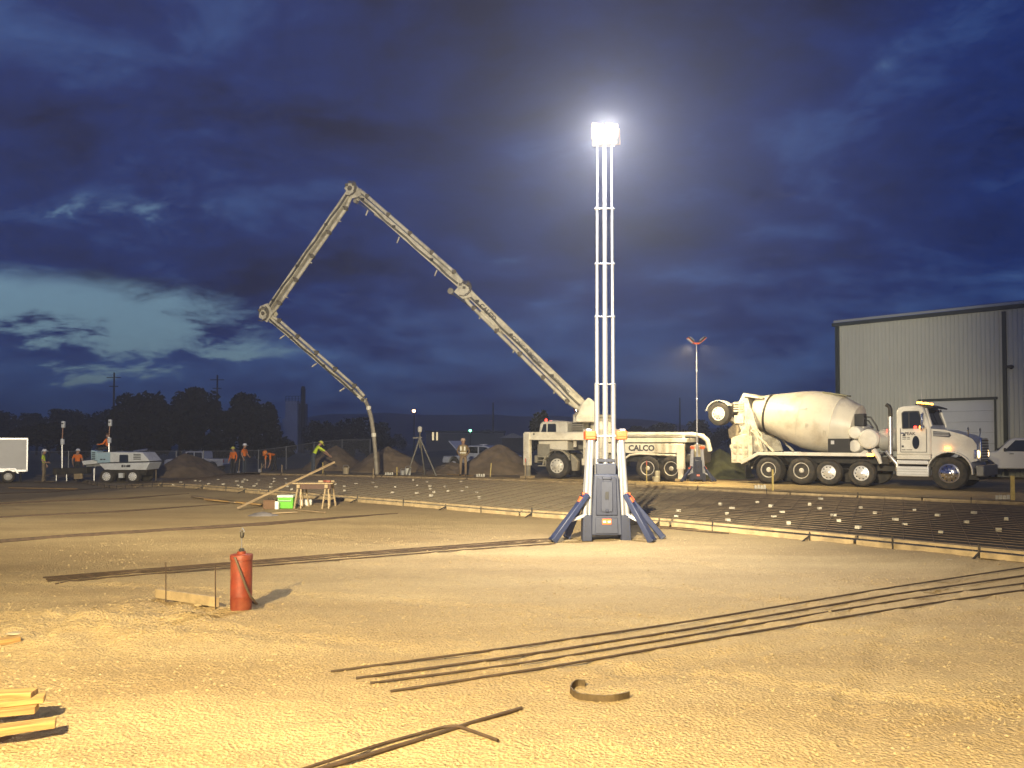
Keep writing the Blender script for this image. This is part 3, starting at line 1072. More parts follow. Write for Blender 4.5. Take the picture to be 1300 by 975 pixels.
            fr.xf(Mx).build('lamp_frame', mat('glare_paled_frame', (.90, .60, .42), .5), hs, .006)  # orange lightened so the lamp glare on the frame sits in its colour
            pn = MB().box((0, .002, 0), (.155, .012, .205)).xf(Mx).build('led_panel', led, hs)
        spot('tower_lamp_front', t, (-.02, -.30, 7.06), (-.3, -4., 3.2), P_MAIN * 1.0, COOL, 124, 1., .10)
        spot('tower_lamp_down', t, (0, -.30, 6.96), (0, -.9, 1.), P_MAIN * .45, COOL, 90, 1., .10)
    else:
        zz = [.9, 2.0, 4.4, 5.9, zt]
        for i in range(4):
            MB().tube([(0, 0, zz[i]), (0, 0, zz[i + 1])], [.050, .040, .032, .026][i], 12).build('mast_tube', [greytube, silver, silver, silver][i], t, smooth=True)
            if i:
                MB().lathe([(.05, -.03), (.062, -.02), (.062, .02), (.05, .03)], (0, 0, zz[i]), (0, 0, 1), 12).build('clamp_ring', greytube, t)
        hb = MB().box((0, 0, zt + .03), (.30, .10, .09)).build('head_bracket', orange, t, .015)
        for s in (-1, 1):
            Mx = Matrix.Translation((s * .30, 0, zt + .22)) @ Matrix.Rotation(R(-s * 42), 4, 'Y')
            hs = MB().box((0, 0, 0), (.42, .36, .09)).xf(Mx).build('lamp_housing', black, t, .015)
            MB().box((0, 0, -.055), (.44, .38, .03)).xf(Mx).build('lamp_frame', orange, hs, .006)
            MB().box((0, 0, -.073), (.36, .30, .01)).xf(Mx).build('led_panel', ledoff, hs)
            MB().box((0, 0, .07), (.30, .30, .05)).xf(Mx).build('heat_sink', silver, hs, .01)
            MB().beam((s * .08, 0, zt + .03), (s * .17, 0, zt + .08), .06, .05).build('hinge', orange, hb)
            spot('tower_lamp', t, (s * .22, 0, zt + .05), (s * 3.2, -.2, zt - 4.2), P_FAR, WARM, 124, .6, .12)
    return t
mt = at(768, 560, 13.62)
light_tower('tall lit light tower on splayed navy legs standing in the centre', (mt.x, mt.y, gz(mt.x, mt.y) + .005), 0., 1.)
p2 = on(886, 614.5)
light_tower('small slim light tower with two folded lamp heads beside the mixer truck', (p2.x, p2.y + .1, p2.z + .10), 0., .745, True)

# the site's own work light behind the photographer
def near_light():
    loc = Vector((-2.6, -2.2, 0))
    t = thing('work_light', 'mast work light standing behind the camera position', 'work light', loc)
    for a in range(3):
        an = a * 2.09
        MB().tube([(0, 0, 1.2), (math.cos(an) * .9, math.sin(an) * .9, 0)], .03, 8).build('leg', dark, t)
    MB().tube([(0, 0, .5), (0, 0, 6.5)], [.06, .035], 10).build('mast', steel, t)
    MB().box((0, 0, 6.5), (1.4, .08, .08)).build('crossbar', steel, t)
    MB().box((0, 0, 5.2), (1.3, .07, .07)).build('crossbar', steel, t)
    for s in (-1, 1):
        MB().box((s * .45, .08, 6.65 if s > 0 else 5.2), (.5, .16, .32)).build('lamp_head', black, t, .02)
    # added unseen plates clip the beams: the right head throws a flat beam down the site, the left head lights the near ground
    MB().box((.45, 1.10, 6.65 - .35 - .4), (3.2, .02, .8)).build('added_beam_plate', black, t)
    MB().box((.45, 1.10, 6.65 + .185 + .3), (3.2, .02, .6)).build('added_beam_plate', black, t)
    MB().box((-.45, .75, 5.2 - .055 + .13), (2.6, .02, .26)).build('added_beam_plate', black, t)
    MB().box((.45 + .55 + .4, 1.12, 6.65), (.8, .02, 1.0)).build('added_beam_plate', black, t)
    spot('work_lamp_throw', t, (.45, .35, 6.65), (-2.6, 38., 5.2), P_THROW, PALE, 80, .4, .07)
    spot('work_lamp', t, (-.45, .35, 5.2), (2.5, 9.0, 0), P_NEAR, WARM, 126, 1., .09)
near_light()

def haze():
    b = MB().box((0, 380, 17.), (2400, 900, 40))
    o = b.build('haze', None)
    m = bpy.data.materials.new('haze')
    m.use_nodes = True
    t = m.node_tree
    t.nodes.clear()
    v = t.nodes.new('ShaderNodeVolumePrincipled')
    v.inputs['Color'].default_value = (.92, .94, 1., 1)
    v.inputs['Density'].default_value = HAZE
    v.inputs['Anisotropy'].default_value = .62
    ou = t.nodes.new('ShaderNodeOutputMaterial')
    t.links.new(v.outputs[0], ou.inputs['Volume'])
    o.data.materials.clear()
    o.data.materials.append(m)
    m.cycles.homogeneous_volume = True
    tag(o, 'thin dusty evening haze over the whole site', 'haze', kind='stuff')
haze()

# ================================================================== trucks
hole_shade = mat('rim_shadow_black', (.01, .01, .01), .8)
rimw = mat('rim_paint', (.66, .64, .58), .45, .1, var=.1, dirt=.5, scale=8)
def wheel(parent, x, y, z, r, w, side, rm=None, deep=True, name='wheel'):
    rm = rm or rimw
    ax = (0, side, 0)
    tp = [(.56 * r, -.5 * w), (.82 * r, -.5 * w), (.95 * r, -.44 * w), (r, -.33 * w)]
    for k in range(3):
        c = (-.2 + .2 * k) * w
        tp += [(r, c - .035 * w), (.972 * r, c - .025 * w), (.972 * r, c + .025 * w), (r, c + .035 * w)]
    tp += [(r, .33 * w), (.95 * r, .44 * w), (.82 * r, .5 * w), (.70 * r, .50 * w), (.69 * r, .47 * w), (.58 * r, .46 * w), (.56 * r, .40 * w)]
    t = MB().lathe(tp, (x, y, z), ax, 36).build(name, rubber, parent, smooth=True)
    if deep:
        rp = [(.58 * r, .38 * w), (.585 * r, .475 * w), (.545 * r, .48 * w), (.52 * r, .40 * w), (.50 * r, .22 * w), (.38 * r, .12 * w), (.20 * r, .16 * w), (.19 * r, .40 * w), (.13 * r, .47 * w), (.03 * r, .48 * w)]
    else:
        rp = [(.58 * r, .38 * w), (.585 * r, .475 * w), (.545 * r, .48 * w), (.52 * r, .42 * w), (.42 * r, .46 * w), (.30 * r, .56 * w), (.17 * r, .58 * w), (.16 * r, .70 * w), (.10 * r, .74 * w), (.02 * r, .74 * w)]
    rim = MB().lathe(rp, (x, y, z), ax, 28).build('rim', rm, t, smooth=True)
    h = MB()
    for k in range(10):
        a = 2 * math.pi * k / 10
        c = .44 * r
        d = (.20 if deep else .452) * w
        p = Vector((x + math.cos(a) * c, y + side * (d - .02), z + math.sin(a) * c))
        h.tube([p, p + Vector((0, side * .035, 0))], .048 * r, 8)
    h.build('rim_hole_shade', hole_shade, rim)  # black discs painted as the shade inside the rim holes
    g = MB()
    for k in range(10):
        a = 2 * math.pi * (k + .5) / 10
        c = .27 * r
        d = (.17 if deep else .56) * w
        p = Vector((x + math.cos(a) * c, y + side * d, z + math.sin(a) * c))
        g.tube([p, p + Vector((0, side * .03, 0))], .022 * r, 6)
    g.build('lug_nut', steel, rim)
    return t
mixw = mat('mixer_white', (.70, .68, .63), .4, var=.06, dirt=.42, scale=2.2, coat=.15, dirtcol=(.36, .31, .23))
drumw = mat('drum_paint', (.72, .67, .56), .42, var=.06, dirt=.7, scale=1.7, dirtcol=(.36, .30, .21), bump=.06, bscale=9)
crusty = mat('concrete_crust', (.34, .28, .19), .9, var=.35, scale=9, bump=.8, bscale=18)
crustw = mat('splashed_white', (.70, .65, .52), .6, var=.15, dirt=.85, scale=5, dirtcol=(.26, .21, .14), bump=.3, bscale=25)
navytext = mat('dark_lettering', (.03, .03, .04), .5)

def mixer():
    a, b = Vector((10.165, 31.287, 0)), Vector((14.98, 27.05, 0))
    u = (b - a).normalized()
    o = a + Vector((-u.y, u.x, 0)) * 1.2
    o.z = gz(o.x, o.y) + .03
    t = thing('mixer_truck', 'white concrete mixer truck with its rear booster wheel raised, amber beacons lit', 'truck', o, math.atan2(u.y, u.x))
    ch = MB()
    for s in (-.42, .42):
        ch.box((2.75, s, .95), (8.3, .09, .26))
    for x in (-1.2, 0, 1.31, 3.0, 4.6):
        ch.box((x, 0, .92), (.12, .8, .2))
    for x, zz in ((0, .53), (1.31, .53), (2.33, .5), (3.52, .5), (6.42, .57)):
        ch.tube([(x, -1., zz), (x, 1., zz)], .09, 10)
    ch.box((4.2, .3, .8), (.9, .7, .5)).box((5.2, 0, .85), (1.2, .9, .45))
    ch.build('chassis', dark, t)
    for s in (-1, 1):
        for x in (0, 1.31):
            wheel(t, x, s * .93, .53, .53, .56, s)
        for x in (2.33, 3.52):
            wheel(t, x, s * 1.0, .485, .47, .30, s, alum, False)
        wheel(t, 6.42, s * 1.0, .56, .56, .38, s, chrome, False)
        # deck rail and fender
        MB().box((1.75, s * 1.17, 1.17), (4.4, .13, .13)).build('deck_rail', mixw, t, .012)
        MB().beam((-.42, s * 1.17, 1.17), (-1.15, s * 1.17, .78), .13, .13).build('fender_arm', mixw, t, .012)
        f = MB()
        for k in range(8):
            a0, a1 = R(20 + 20 * k), R(40 + 20 * k)
            f.beam((math.cos(a0) * .66, s * .93, .53 + math.sin(a0) * .60), (math.cos(a1) * .66, s * .93, .53 + math.sin(a1) * .60), .56, .02, up=(0, 0, 1))
        f.build('mudguard', dark, t)
        MB().box((-.95, s * .95, .45), (.02, .5, .5)).build('mudflap', black, t)
    MB().box((1.75, 0, 1.14), (4.3, 2.1, .05)).build('deck', dark, t)
    # drum
    A, ax = Vector((3.08, 0, 2.16)), Vector((-.983, 0, .185))
    pr = [(.22, -.12), (.3, -.05), (.80, .0), (.88, .03), (.97, .30), (1.12, .72), (1.175, 1.1), (1.185, 1.5), (1.165, 1.9), (1.08, 2.35), (.93, 2.95), (.76, 3.6), (.66, 4.0), (.62, 4.12), (.55, 4.12)]
    drum = MB().lathe(pr, A, ax, 56).build('drum', drumw, t, smooth=True)
    for d_, r_ in ((3.50, .79), ):
        MB().lathe([(r_ - .02, -.05), (r_ + .02, -.045), (r_ + .02, .045), (r_ - .04, .05)], A + ax * d_, ax, 48).build('roller_ring', dark, drum, smooth=True)
    for d_, r_ in ((.72, 1.126), (1.98, 1.152)):
        MB().lathe([(r_ - .02, -.02), (r_ + .006, -.015), (r_ + .006, .015), (r_ - .02, .02)], A + ax * d_, ax, 56).build('weld_seam', drumw, drum, smooth=True)
    up = Vector((.185, 0, .983))
    MB().box(A + ax * 1.0 + up * 1.165 + Vector((0, -.12, 0)), (.95, .52, .06), Matrix.Rotation(R(10.7), 3, 'Y')).build('hatch', mat('hatch_olive', (.20, .19, .12), .6), drum, .02)
    grime = mat('faint_grey_lettering', (.50, .46, .37), .6)
    for s_, d_, an in (('F', 1.55, -10), ('B', .85, -18)):
        nrm = (Vector((0, -1, 0)) * math.cos(R(an)) + up * math.sin(R(an))).normalized()
        rr = 1.19 if s_ == 'F' else 1.15
        text(s_, .26, grime, drum, frame(A + ax * d_ + nrm * (rr + .004), -ax, nrm.cross(-ax)), depth=.006)
    MB().box(A + ax * 1.75 + Vector((0, -1.10, .42)), (.34, .02, .05), Matrix.Rotation(R(-12), 3, 'Y')).build('patch', mixw, drum)
    # front pedestal, drive, tanks
    MB().prism([(3.0, 1.15), (3.6, 1.15), (3.45, 2.2), (3.2, 2.35), (3.12, 2.0)], -.55, .55).build('front_pedestal', mixw, t, .02)
    MB().box((3.33, -.55, 2.46), (.36, .34, .46)).build('drive_motor', black, t, .03)
    MB().box((2.72, -1.02, 1.50), (.80, .28, .52)).build('control_box', black, t, .015)
    MB().box((2.50, -1.165, 1.62), (.12, .01, .14)).build('decal', alum, t)
    MB().tube([(3.45, -.6, 2.6), (3.75, -.75, 2.55), (3.95, -.7, 2.2), (3.98, -.6, 1.9)], .03, 6).build('hose', black, t, smooth=True)
    MB().tube([(3.40, -.6, 2.5), (3.65, -.65, 2.42), (3.80, -.6, 2.15)], .025, 6).build('hose', black, t, smooth=True)
    for (x, z, r, y0, y1) in ((3.78, 1.74, .36, -1.18, -.2), (3.28, 1.98, .24, -1.08, -.3), (3.26, 1.48, .24, -1.08, -.3)):
        MB().lathe([(.3 * r, -.03), (.85 * r, .0), (r, .06), (r, y1 - y0 - .06), (.8 * r, y1 - y0)], (x, y0, z), (0, 1, 0), 28).build('air_tank' if r < .3 else 'hydraulic_tank', mixw, t, smooth=True)
    MB().lathe([(.2, 0), (.40, .07), (.42, .12), (.42, .62), (.3, .7)], (4.0, -.55, 1.72), (1, 0, 0), 28).build('water_tank', mat('grey_tank', (.42, .42, .40), .5, .2), t, smooth=True)
    MB().tube([(3.95, -1.12, 1.35), (4.12, -1.15, 1.1), (4.2, -1.15, .85)], [.10, .09, .06], 10).build('mudguard_bracket', mixw, t, smooth=True)
    MB().tube([(4.35, -1.0, 1.3), (4.5, -1.05, 1.12), (4.72, -1.05, .85), (4.72, -1., .6)], .08, 10).build('exhaust_elbow', steel, t, smooth=True)
    MB().tube([(4.50, -.98, .9), (4.50, -.98, 2.82), (4.46, -.98, 2.93), (4.36, -.98, 2.99)], [.075, .075, .07, .07], 14).build('exhaust_stack', dark, t, smooth=True)
    MB().tube([(4.50, -1.02, 1.2), (4.50, -1.02, 2.55)], .085, 14).build('heat_shield', steel, t, smooth=True)
    MB().box((3.86, -1.19, 1.17), (.20, .12, .10)).build('marker_lamp', amber, t, .01)
    MB().box((4.40, -.95, 2.05), (.08, .1, .10)).build('marker_lamp', redlamp, t, .01)
    # cab
    cp = [(4.72, 1.18), (4.72, 2.74), (4.80, 2.87), (4.92, 2.91), (5.42, 2.94), (5.60, 2.88), (5.84, 2.12), (5.84, 1.18)]
    cab = MB().prism(cp, -1.08, 1.08).build('cab', mixw, t, .05)
    MB().box((5.28, -1.06, 1.10), (1.10, .12, .16)).build('cab_sill', mixw, t, .02)
    wn = MB().prism([(4.94, 2.14), (4.94, 2.66), (5.00, 2.70), (5.44, 2.70), (5.62, 2.16), (5.60, 2.14)], -1.098, -1.07).build('side_window', glass, cab)
    fr = MB()
    pts = [(4.94, 2.12), (4.92, 2.66), (4.99, 2.72), (5.46, 2.72), (5.64, 2.14), (4.94, 2.12)]
    for p, q in zip(pts, pts[1:]):
        fr.beam((p[0], -1.10, p[1]), (q[0], -1.10, q[1]), .03, .035, up=(0, 0, 1))
    fr.build('window_frame', black, wn)
    MB().beam((5.15, -1.105, 2.14), (5.15, -1.105, 2.70), .02, .03).build('window_post', black, wn)
    dl = MB()
    for p, q in (((4.86, 1.28), (4.86, 2.12)), ((5.70, 1.28), (5.70, 2.1)), ((4.86, 1.28), (5.70, 1.28))):
        dl.beam((p[0], -1.083, p[1]), (q[0], -1.083, q[1]), .012, .02)
    dl.build('door_seam', black, cab)
    ov = MB()
    ov.prism([(5.36 + .115 * math.cos(2 * math.pi * k / 20), 1.62 + .235 * math.sin(2 * math.pi * k / 20)) for k in range(20)], -1.10, -1.07)
    ov.build('lower_window', glass, cab)
    MB().box((4.93, -1.10, 1.95), (.10, .04, .05)).build('door_handle', chrome, cab, .008)
    ws = MB()
    q0, q1 = Vector((5.625, 0, 2.80)), Vector((5.80, 0, 2.24))
    nn = Vector((.95, 0, .30)).normalized() * .035
    ws.add([q0 + nn + Vector((0, -.92, 0)), q0 + nn + Vector((0, .92, 0)), q1 + nn + Vector((0, .98, 0)), q1 + nn + Vector((0, -.98, 0)),
            q0 - nn + Vector((0, -.92, 0)), q0 - nn + Vector((0, .92, 0)), q1 - nn + Vector((0, .98, 0)), q1 - nn + Vector((0, -.98, 0))],
           [(0, 1, 2, 3), (4, 7, 6, 5), (0, 4, 5, 1), (1, 5, 6, 2), (2, 6, 7, 3), (3, 7, 4, 0)])
    ws = ws.build('windscreen', glass, cab)
    for s in (-1, 1):
        MB().beam((5.68, s * .98, 2.83), (5.86, s * 1.03, 2.18), .07, .06).build('windscreen_post', mixw, ws)
    MB().beam((5.86, -.2, 2.28), (5.80, -.55, 2.62), .015, .02).build('wiper', black, ws)
    MB().prism([(5.50, 2.93), (5.62, 2.98), (5.92, 2.86), (5.90, 2.82), (5.62, 2.90)], -1.02, 1.02).build('sun_visor', black, cab, .01)
    MB().box((5.40, 0, 2.97), (.16, 1.9, .05)).build('beacon_bar', black, cab)
    for y, l in ((-.78, .18), (.0, .34), (.70, .18)):
        MB().box((5.42, y, 3.03), (.15, l, .08)).build('beacon', amber, cab, .02)
    for y, z in ((-.75, 3.55), (.8, 3.6)):
        MB().tube([(5.1, y, 2.9), (5.1, y, z)], .008, 5).build('aerial', steel, cab)
    for s in (-1, 1):
        mr = MB().tube([(5.60, s * 1.06, 2.66), (5.66, s * 1.34, 2.66), (5.66, s * 1.34, 2.14), (5.70, s * 1.06, 2.14)], .018, 8).build('mirror_bracket', chrome, cab, smooth=True)
        MB().box((5.64, s * 1.34, 2.42), (.07, .20, .40)).build('mirror', chrome, mr, .02)
        MB().box((5.62, s * 1.34, 2.14), (.07, .20, .14)).build('convex_mirror', chrome, mr, .02)
    MB().box((5.54, -1.135, 2.16), (.10, .05, .08)).build('marker_lamp', amber, cab, .01)  # lit box standing in for the beacon's reflection by the window
    MB().box((5.36, -1.13, 2.16), (.09, .05, .08)).build('marker_lamp', redlamp, cab, .01)  # red part of that reflection, also put in as a glowing box
    text('PEAK', .15, navytext, cab, frame((5.17, -1.088, 1.93), (1, 0, 0), (0, 0, 1)), bold=.003)
    MB().prism([(4.91, 1.84), (5.03, 1.84), (4.98, 1.96)], -1.092, -1.08).build('logo', navytext, cab)
    for z, x0, x1 in ((1.80, 4.92, 5.05), (1.80, 5.08, 5.16), (1.74, 4.92, 5.03), (1.74, 5.07, 5.17), (1.36, 4.90, 5.02), (1.36, 5.05, 5.24)):
        MB().box(((x0 + x1) / 2, -1.085, z), (x1 - x0, .008, .022)).build('lettering_line', navytext, cab)
    MB().box((4.93, -1.085, 1.48), (.07, .008, .07)).build('decal', navytext, cab)
    # steps
    st = MB().box((5.26, -1.02, .60), (1.06, .34, .36)).build('fuel_tank_step', alum, t, .03)
    MB().box((5.26, -1.03, .92), (1.02, .30, .14)).build('step_tread', alum, t, .02)
    for k in range(3):
        MB().box((5.26, -1.195, .50 + k * .09), (1.0, .012, .018)).build('step_rib', steel, st)
    # hood with wheel arch
    hp = [(5.84, .98), (5.84, 2.10), (6.25, 2.06), (6.85, 1.88), (7.10, 1.74), (7.22, 1.55), (7.24, 1.0), (7.06, .95)]
    for k in range(9):
        an = R(12 + 19.5 * k)
        hp.append((6.42 + .69 * math.cos(an), .60 + .69 * math.sin(an)))
    hood = MB().prism(hp, -.98, .98).build('hood', mixw, t, .06)
    for s in (-1, 1):
        f = MB()
        ap = [Vector((6.42 + .70 * math.cos(R(-6 + 16.5 * k)), s * 1.02, .60 + .70 * math.sin(R(-6 + 16.5 * k)))) for k in range(13)]
        for p, q in zip(ap, ap[1:]):
            f.beam(p, q, .30, .05, up=(p + q) / 2 - Vector((6.42, s * 1.02, .60)))
        f.build('fender_flare', mixw, hood, .012)
        MB().prism([(5.90, 1.84), (5.90, 2.02), (6.40, 1.97), (6.46, 1.86), (6.40, 1.80)], s * .985, s * 1.0).build('hood_vent', mat('vent_navy', (.03, .03, .05), .5), hood)
        for k in range(3):
            MB().box((6.15, s * 1.004, 1.86 + .05 * k), (.46, .012, .014)).build('vent_slat', steel, hood)
        MB().lathe([(.03, 0), (.13, .02), (.15, .06), (.13, .10), (.02, .12)], (7.14, s * .80, 1.22), (1, s * .25, 0), 18).build('headlamp', headlamp, hood, smooth=True)
        MB().box((7.17, s * .80, 1.22), (.10, .42, .32)).build('headlamp_bezel', chrome, hood, .03)
        MB().box((6.34, s * 1.035, 1.42), (.16, .05, .08)).build('marker_lamp', amber, hood, .012)
        MB().tube([(6.95, s * .9, 1.75), (6.98, s * .95, 2.02)], .015, 6).build('mirror_stalk', chrome, hood)
        MB().lathe([(.02, -.04), (.09, -.02), (.10, .0), (.02, .02)], (6.98, s * .96, 2.05), (1, 0, 0), 14).build('hood_mirror', chrome, hood, smooth=True)
    gr = MB().box((7.25, 0, 1.36), (.07, 1.10, .82)).build('grille', chrome, hood, .03)
    for k in range(8):
        MB().box((7.295, 0, 1.02 + k * .095), (.025, .98, .045)).build('grille_bar', black, gr)
    MB().box((7.34, 0, .66), (.26, 2.3, .38)).build('bumper', mat('grey_bumper', (.20, .20, .20), .4, .5), t, .04)
    MB().box((7.1, 0, .45), (.3, 1.7, .2)).build('air_dam', black, t)
    # rear end: pedestal, hopper, chutes, raised booster axle
    for s in (-1, 1):
        MB().prism([(-1.42, 3.25), (-1.18, 3.45), (-1.02, 3.42), (-.72, 2.35), (-.18, 1.25), (-.95, 1.2), (-1.25, 1.9), (-1.45, 2.4)], s * .80, s * .70).build('rear_pedestal', crustw, t, .02)
        MB().beam((-.86, s * .84, 3.0), (-.30, s * .95, 1.25), .09, .08).build('pedestal_rib', crustw, t, .01)
        MB().beam((-.75, s * 1.0, 2.15), (.15, s * 1.0, 1.25), .06, .08).build('pedestal_stay', crustw, t)
    MB().prism([(-1.55, 3.20), (-1.30, 3.66), (-.45, 3.44), (-.50, 3.38), (-1.22, 3.50), (-1.40, 3.15)], -.62, .62).build('charge_hopper', crustw, t, .02)
    MB().box((-1.35, 0, 2.75), (.16, 1.5, .9)).build('rear_cross_plate', crustw, t, .03)
    for k in range(4):
        MB().box((-1.40, -.81, 2.92 + k * .10), (.44, .05, .05)).build('ladder_rung', crustw, t)
    MB().box((-1.38, -.80, 2.56), (.42, .14, .34)).build('lamp_panel', crustw, t, .02)
    MB().prism([(-1.62, .78), (-.98, .78), (-.70, 1.15), (-.72, 1.85), (-1.15, 1.95), (-1.62, 1.80)], -1.10, -.96).build('spare_chute', crustw, t, .02)
    for i in range(3):
        for k in range(3):
            MB().box((-1.45 + k * .24, -1.115, .98 + i * .26), (.15, .04, .17)).build('chute_rib', crustw, t, .02)
    MB().prism([(-1.35, 1.95), (-1.05, 2.35), (-.88, 2.35), (-.80, 1.85)], -.98, -.84).build('chute_hinge', crustw, t, .02)
    MB().prism([(-1.45, 1.85), (-1.38, 2.36), (-1.72, 2.46), (-2.05, 2.15), (-1.98, 1.78), (-1.7, 1.70)], -.55, .25).build('discharge_chute', crusty, t, .05)
    MB().tube([(-1.65, -.9, .85), (-1.70, -.9, 1.4)], .05, 10).build('rear_lamp_post', steel, t)
    MB().box((-1.70, -.9, 1.45), (.12, .12, .16)).build('tail_lamp', crustw, t, .02)
    pp = MB()
    pp.tube([(-.85, -.95, 2.1), (-.55, -1.0, 1.9), (-.45, -1.0, 1.5), (-.3, -1.0, 1.25)], .035, 8)
    pp.tube([(-.70, -1.0, 2.3), (-.35, -1.02, 1.95), (-.30, -1.02, 1.6)], .03, 8)
    pp.tube([(-1.1, -.9, 2.5), (-.9, -1.0, 2.2), (-.9, -1.0, 1.6)], .04, 8)
    pp.tube([(-1.2, -.6, 1.2), (-1.2, -.6, .6), (-.4, -.6, .55)], .05, 8)
    pp.build('hydraulic_line', crustw, t, smooth=True)
    MB().box((-1.05, 0, .72), (.35, 1.9, .18)).box((-1.15, -.55, .58), (.2, .3, .3)).build('rear_bumper', dark, t, .02)
    for s in (-1, 1):
        MB().beam((-1.25, s * .55, 2.3), (-2.2, s * .62, 2.81), .12, .16).build('booster_arm', crustw, t, .02)
        wheel(t, -2.2, s * .90, 2.81, .49, .34, s, mat('rim_white', (.78, .77, .73), .5), False, 'booster_wheel')
        f = MB()
        for k in range(6):
            a0, a1 = R(35 + 22 * k), R(57 + 22 * k)
            f.beam((-2.2 + math.cos(a0) * .56, s * .90, 2.81 + math.sin(a0) * .56), (-2.2 + math.cos(a1) * .56, s * .90, 2.81 + math.sin(a1) * .56), .40, .03, up=(math.cos(a0), 0, math.sin(a0)))
        f.build('booster_fender', mixw, t)
    MB().tube([(-2.2, -.8, 2.81), (-2.2, .8, 2.81)], .09, 10).build('booster_axle', dark, t)
    return t
mixer()

pumpw = mat('pump_cream', (.76, .72, .60), .42, var=.06, dirt=.55, scale=3, dirtcol=(.33, .27, .17))
pumpg = mat('pump_dusty_grey', (.27, .25, .20), .6, var=.25, scale=3, dirt=.5)
boomp = mat('boom_paint', (.68, .63, .48), .5, var=.12, dirt=.7, scale=4, dirtcol=(.16, .13, .08))
boomd = mat('boom_grime', (.12, .105, .075), .7, var=.35, scale=6, dirt=.5)
def pump():
    u = Vector((-.8862, .4632, 0)).normalized()
    o = Vector((7.0, 33.96, 0))
    o.z = gz(o.x, o.y) + .03
    rz = math.atan2(u.y, u.x)
    t = thing('pump_truck', 'cream concrete pump truck with its long jointed boom raised over the slab', 'truck', o, rz)
    Mi = (Matrix.Translation(o) @ Matrix.Rotation(rz, 4, 'Z')).inverted()
    ch = MB()
    for s in (-.42, .42):
        ch.box((2.4, s, .92), (7.3, .09, .28))
    for x, zz in ((-.19, .52), (.83, .52), (5.02, .56)):
        ch.tube([(x, -1, zz), (x, 1, zz)], .09, 10)
    ch.box((3.0, 0, .75), (1.5, 1.4, .4)).box((5.3, 0, .9), (1.1, 1., .5))
    ch.build('chassis', dark, t)
    for s in (-1, 1):
        for x in (-.19, .83):
            wheel(t, x, s * .93, .52, .52, .56, s)
        wheel(t, 5.02, s * 1.0, .56, .56, .36, s, rimw, False)
        f = MB()
        for k in range(8):
            a0, a1 = R(0 + 20 * k), R(20 + 20 * k)
            f.beam((5.02 + math.cos(a0) * .68, s * 1.0, .58 + math.sin(a0) * .70), (5.02 + math.cos(a1) * .68, s * 1.0, .58 + math.sin(a1) * .70), .42, .05, up=(math.cos(a0), 0, math.sin(a0)))
        f.build('front_fender', pumpg, t)
        MB().prism([(4.20, .98), (4.36, 1.1), (4.30, .35), (4.06, .35), (4.02, .8)], s * .85, s * 1.18).build('mudflap', pumpg, t, .02)
        MB().tube([(1.95, s * 1.12, .72), (1.85, s * 1.12, .92), (1.62, s * 1.12, 1.08), (1.2, s * 1.12, 1.13), (-.45, s * 1.12, 1.06)], .045, 10).build('fender_tube', pumpw, t, smooth=True)
    # cab
    cab = MB().prism([(4.55, 1.25), (4.55, 2.50), (4.62, 2.56), (5.75, 2.56), (5.90, 2.46), (5.98, 1.95), (6.02, 1.05), (5.55, 1.05), (5.45, 1.3)], -1.08, 1.08).build('cab', pumpw, t, .05)
    w1 = MB().prism([(5.10, 1.98), (5.10, 2.40), (5.14, 2.44), (5.50, 2.44), (5.52, 1.98)], 1.07, 1.10).build('side_window', glass, cab)
    w2 = MB().prism([(5.58, 1.98), (5.58, 2.44), (5.72, 2.44), (5.86, 1.98)], 1.07, 1.10).build('quarter_window', glass, cab)
    MB().box((5.96, 0, 2.20), (.05, 1.9, .48)).build('windscreen', glass, cab)
    MB().box((5.65, -.2, 2.60), (.16, 1.3, .06)).build('light_bar', alum, cab, .01)
    MB().lathe([(.05, 0), (.055, .08), (.02, .11)], (5.75, .75, 2.57), (0, 0, 1), 10).build('beacon', redlamp, cab)
    MB().box((5.35, 1.10, 1.86), (1.2, .02, .05)).build('cab_trim', pumpg, cab)
    MB().tube([(4.28, .85, 1.4), (4.28, .85, 2.85)], .09, 12).build('exhaust_stack', pumpw, t, smooth=True)
    MB().box((4.12, .2, 2.2), (.55, 1.5, .62)).build('radiator_box', pumpg, t, .02)
    for k in range(6):
        MB().box((4.12, .955, 1.95 + k * .1), (.5, .012, .04)).build('louvre', dark, t)
    lb = MB().box((5.72, 1.02, 1.28), (.62, .18, .5)).box((5.75, 1.02, .98), (.58, .2, .12)).build('front_corner', pumpg, t, .03)
    MB().box((5.78, 1.08, .78), (.42, .12, .05)).box((5.78, 1.08, .55), (.42, .14, .05)).box((5.60, 1.08, .66), (.05, .1, .26)).build('step', pumpg, t, .01)
    MB().box((6.08, 0, .85), (.16, 2.3, .34)).build('bumper', pumpg, t, .03)
    # turret and front outriggers
    MB().box((3.25, 0, 1.55), (1.15, 2.1, 1.3)).build('turret_base', pumpw, t, .03)
    MB().box((3.30, 1.05, 1.55), (.95, .14, .42)).build('control_box', pumpw, t, .02)
    MB().box((3.30, 1.05, 1.12), (.95, .14, .26)).build('tool_box', pumpw, t, .02)
    MB().box((3.60, .95, .75), (.5, .4, .30)).build('fuel_tank', pumpw, t, .03)
    MB().lathe([(.56, 0), (.56, .16), (.62, .18), (.62, .28), (.5, .30)], (3.35, 0, 2.55), (0, 0, 1), 28).build('slew_ring', pumpg, t, smooth=True)
    MB().lathe([(.50, -.45), (.50, 0)], (3.35, 0, 2.57), (0, 0, 1), 28).build('pedestal', pumpw, t, smooth=True)
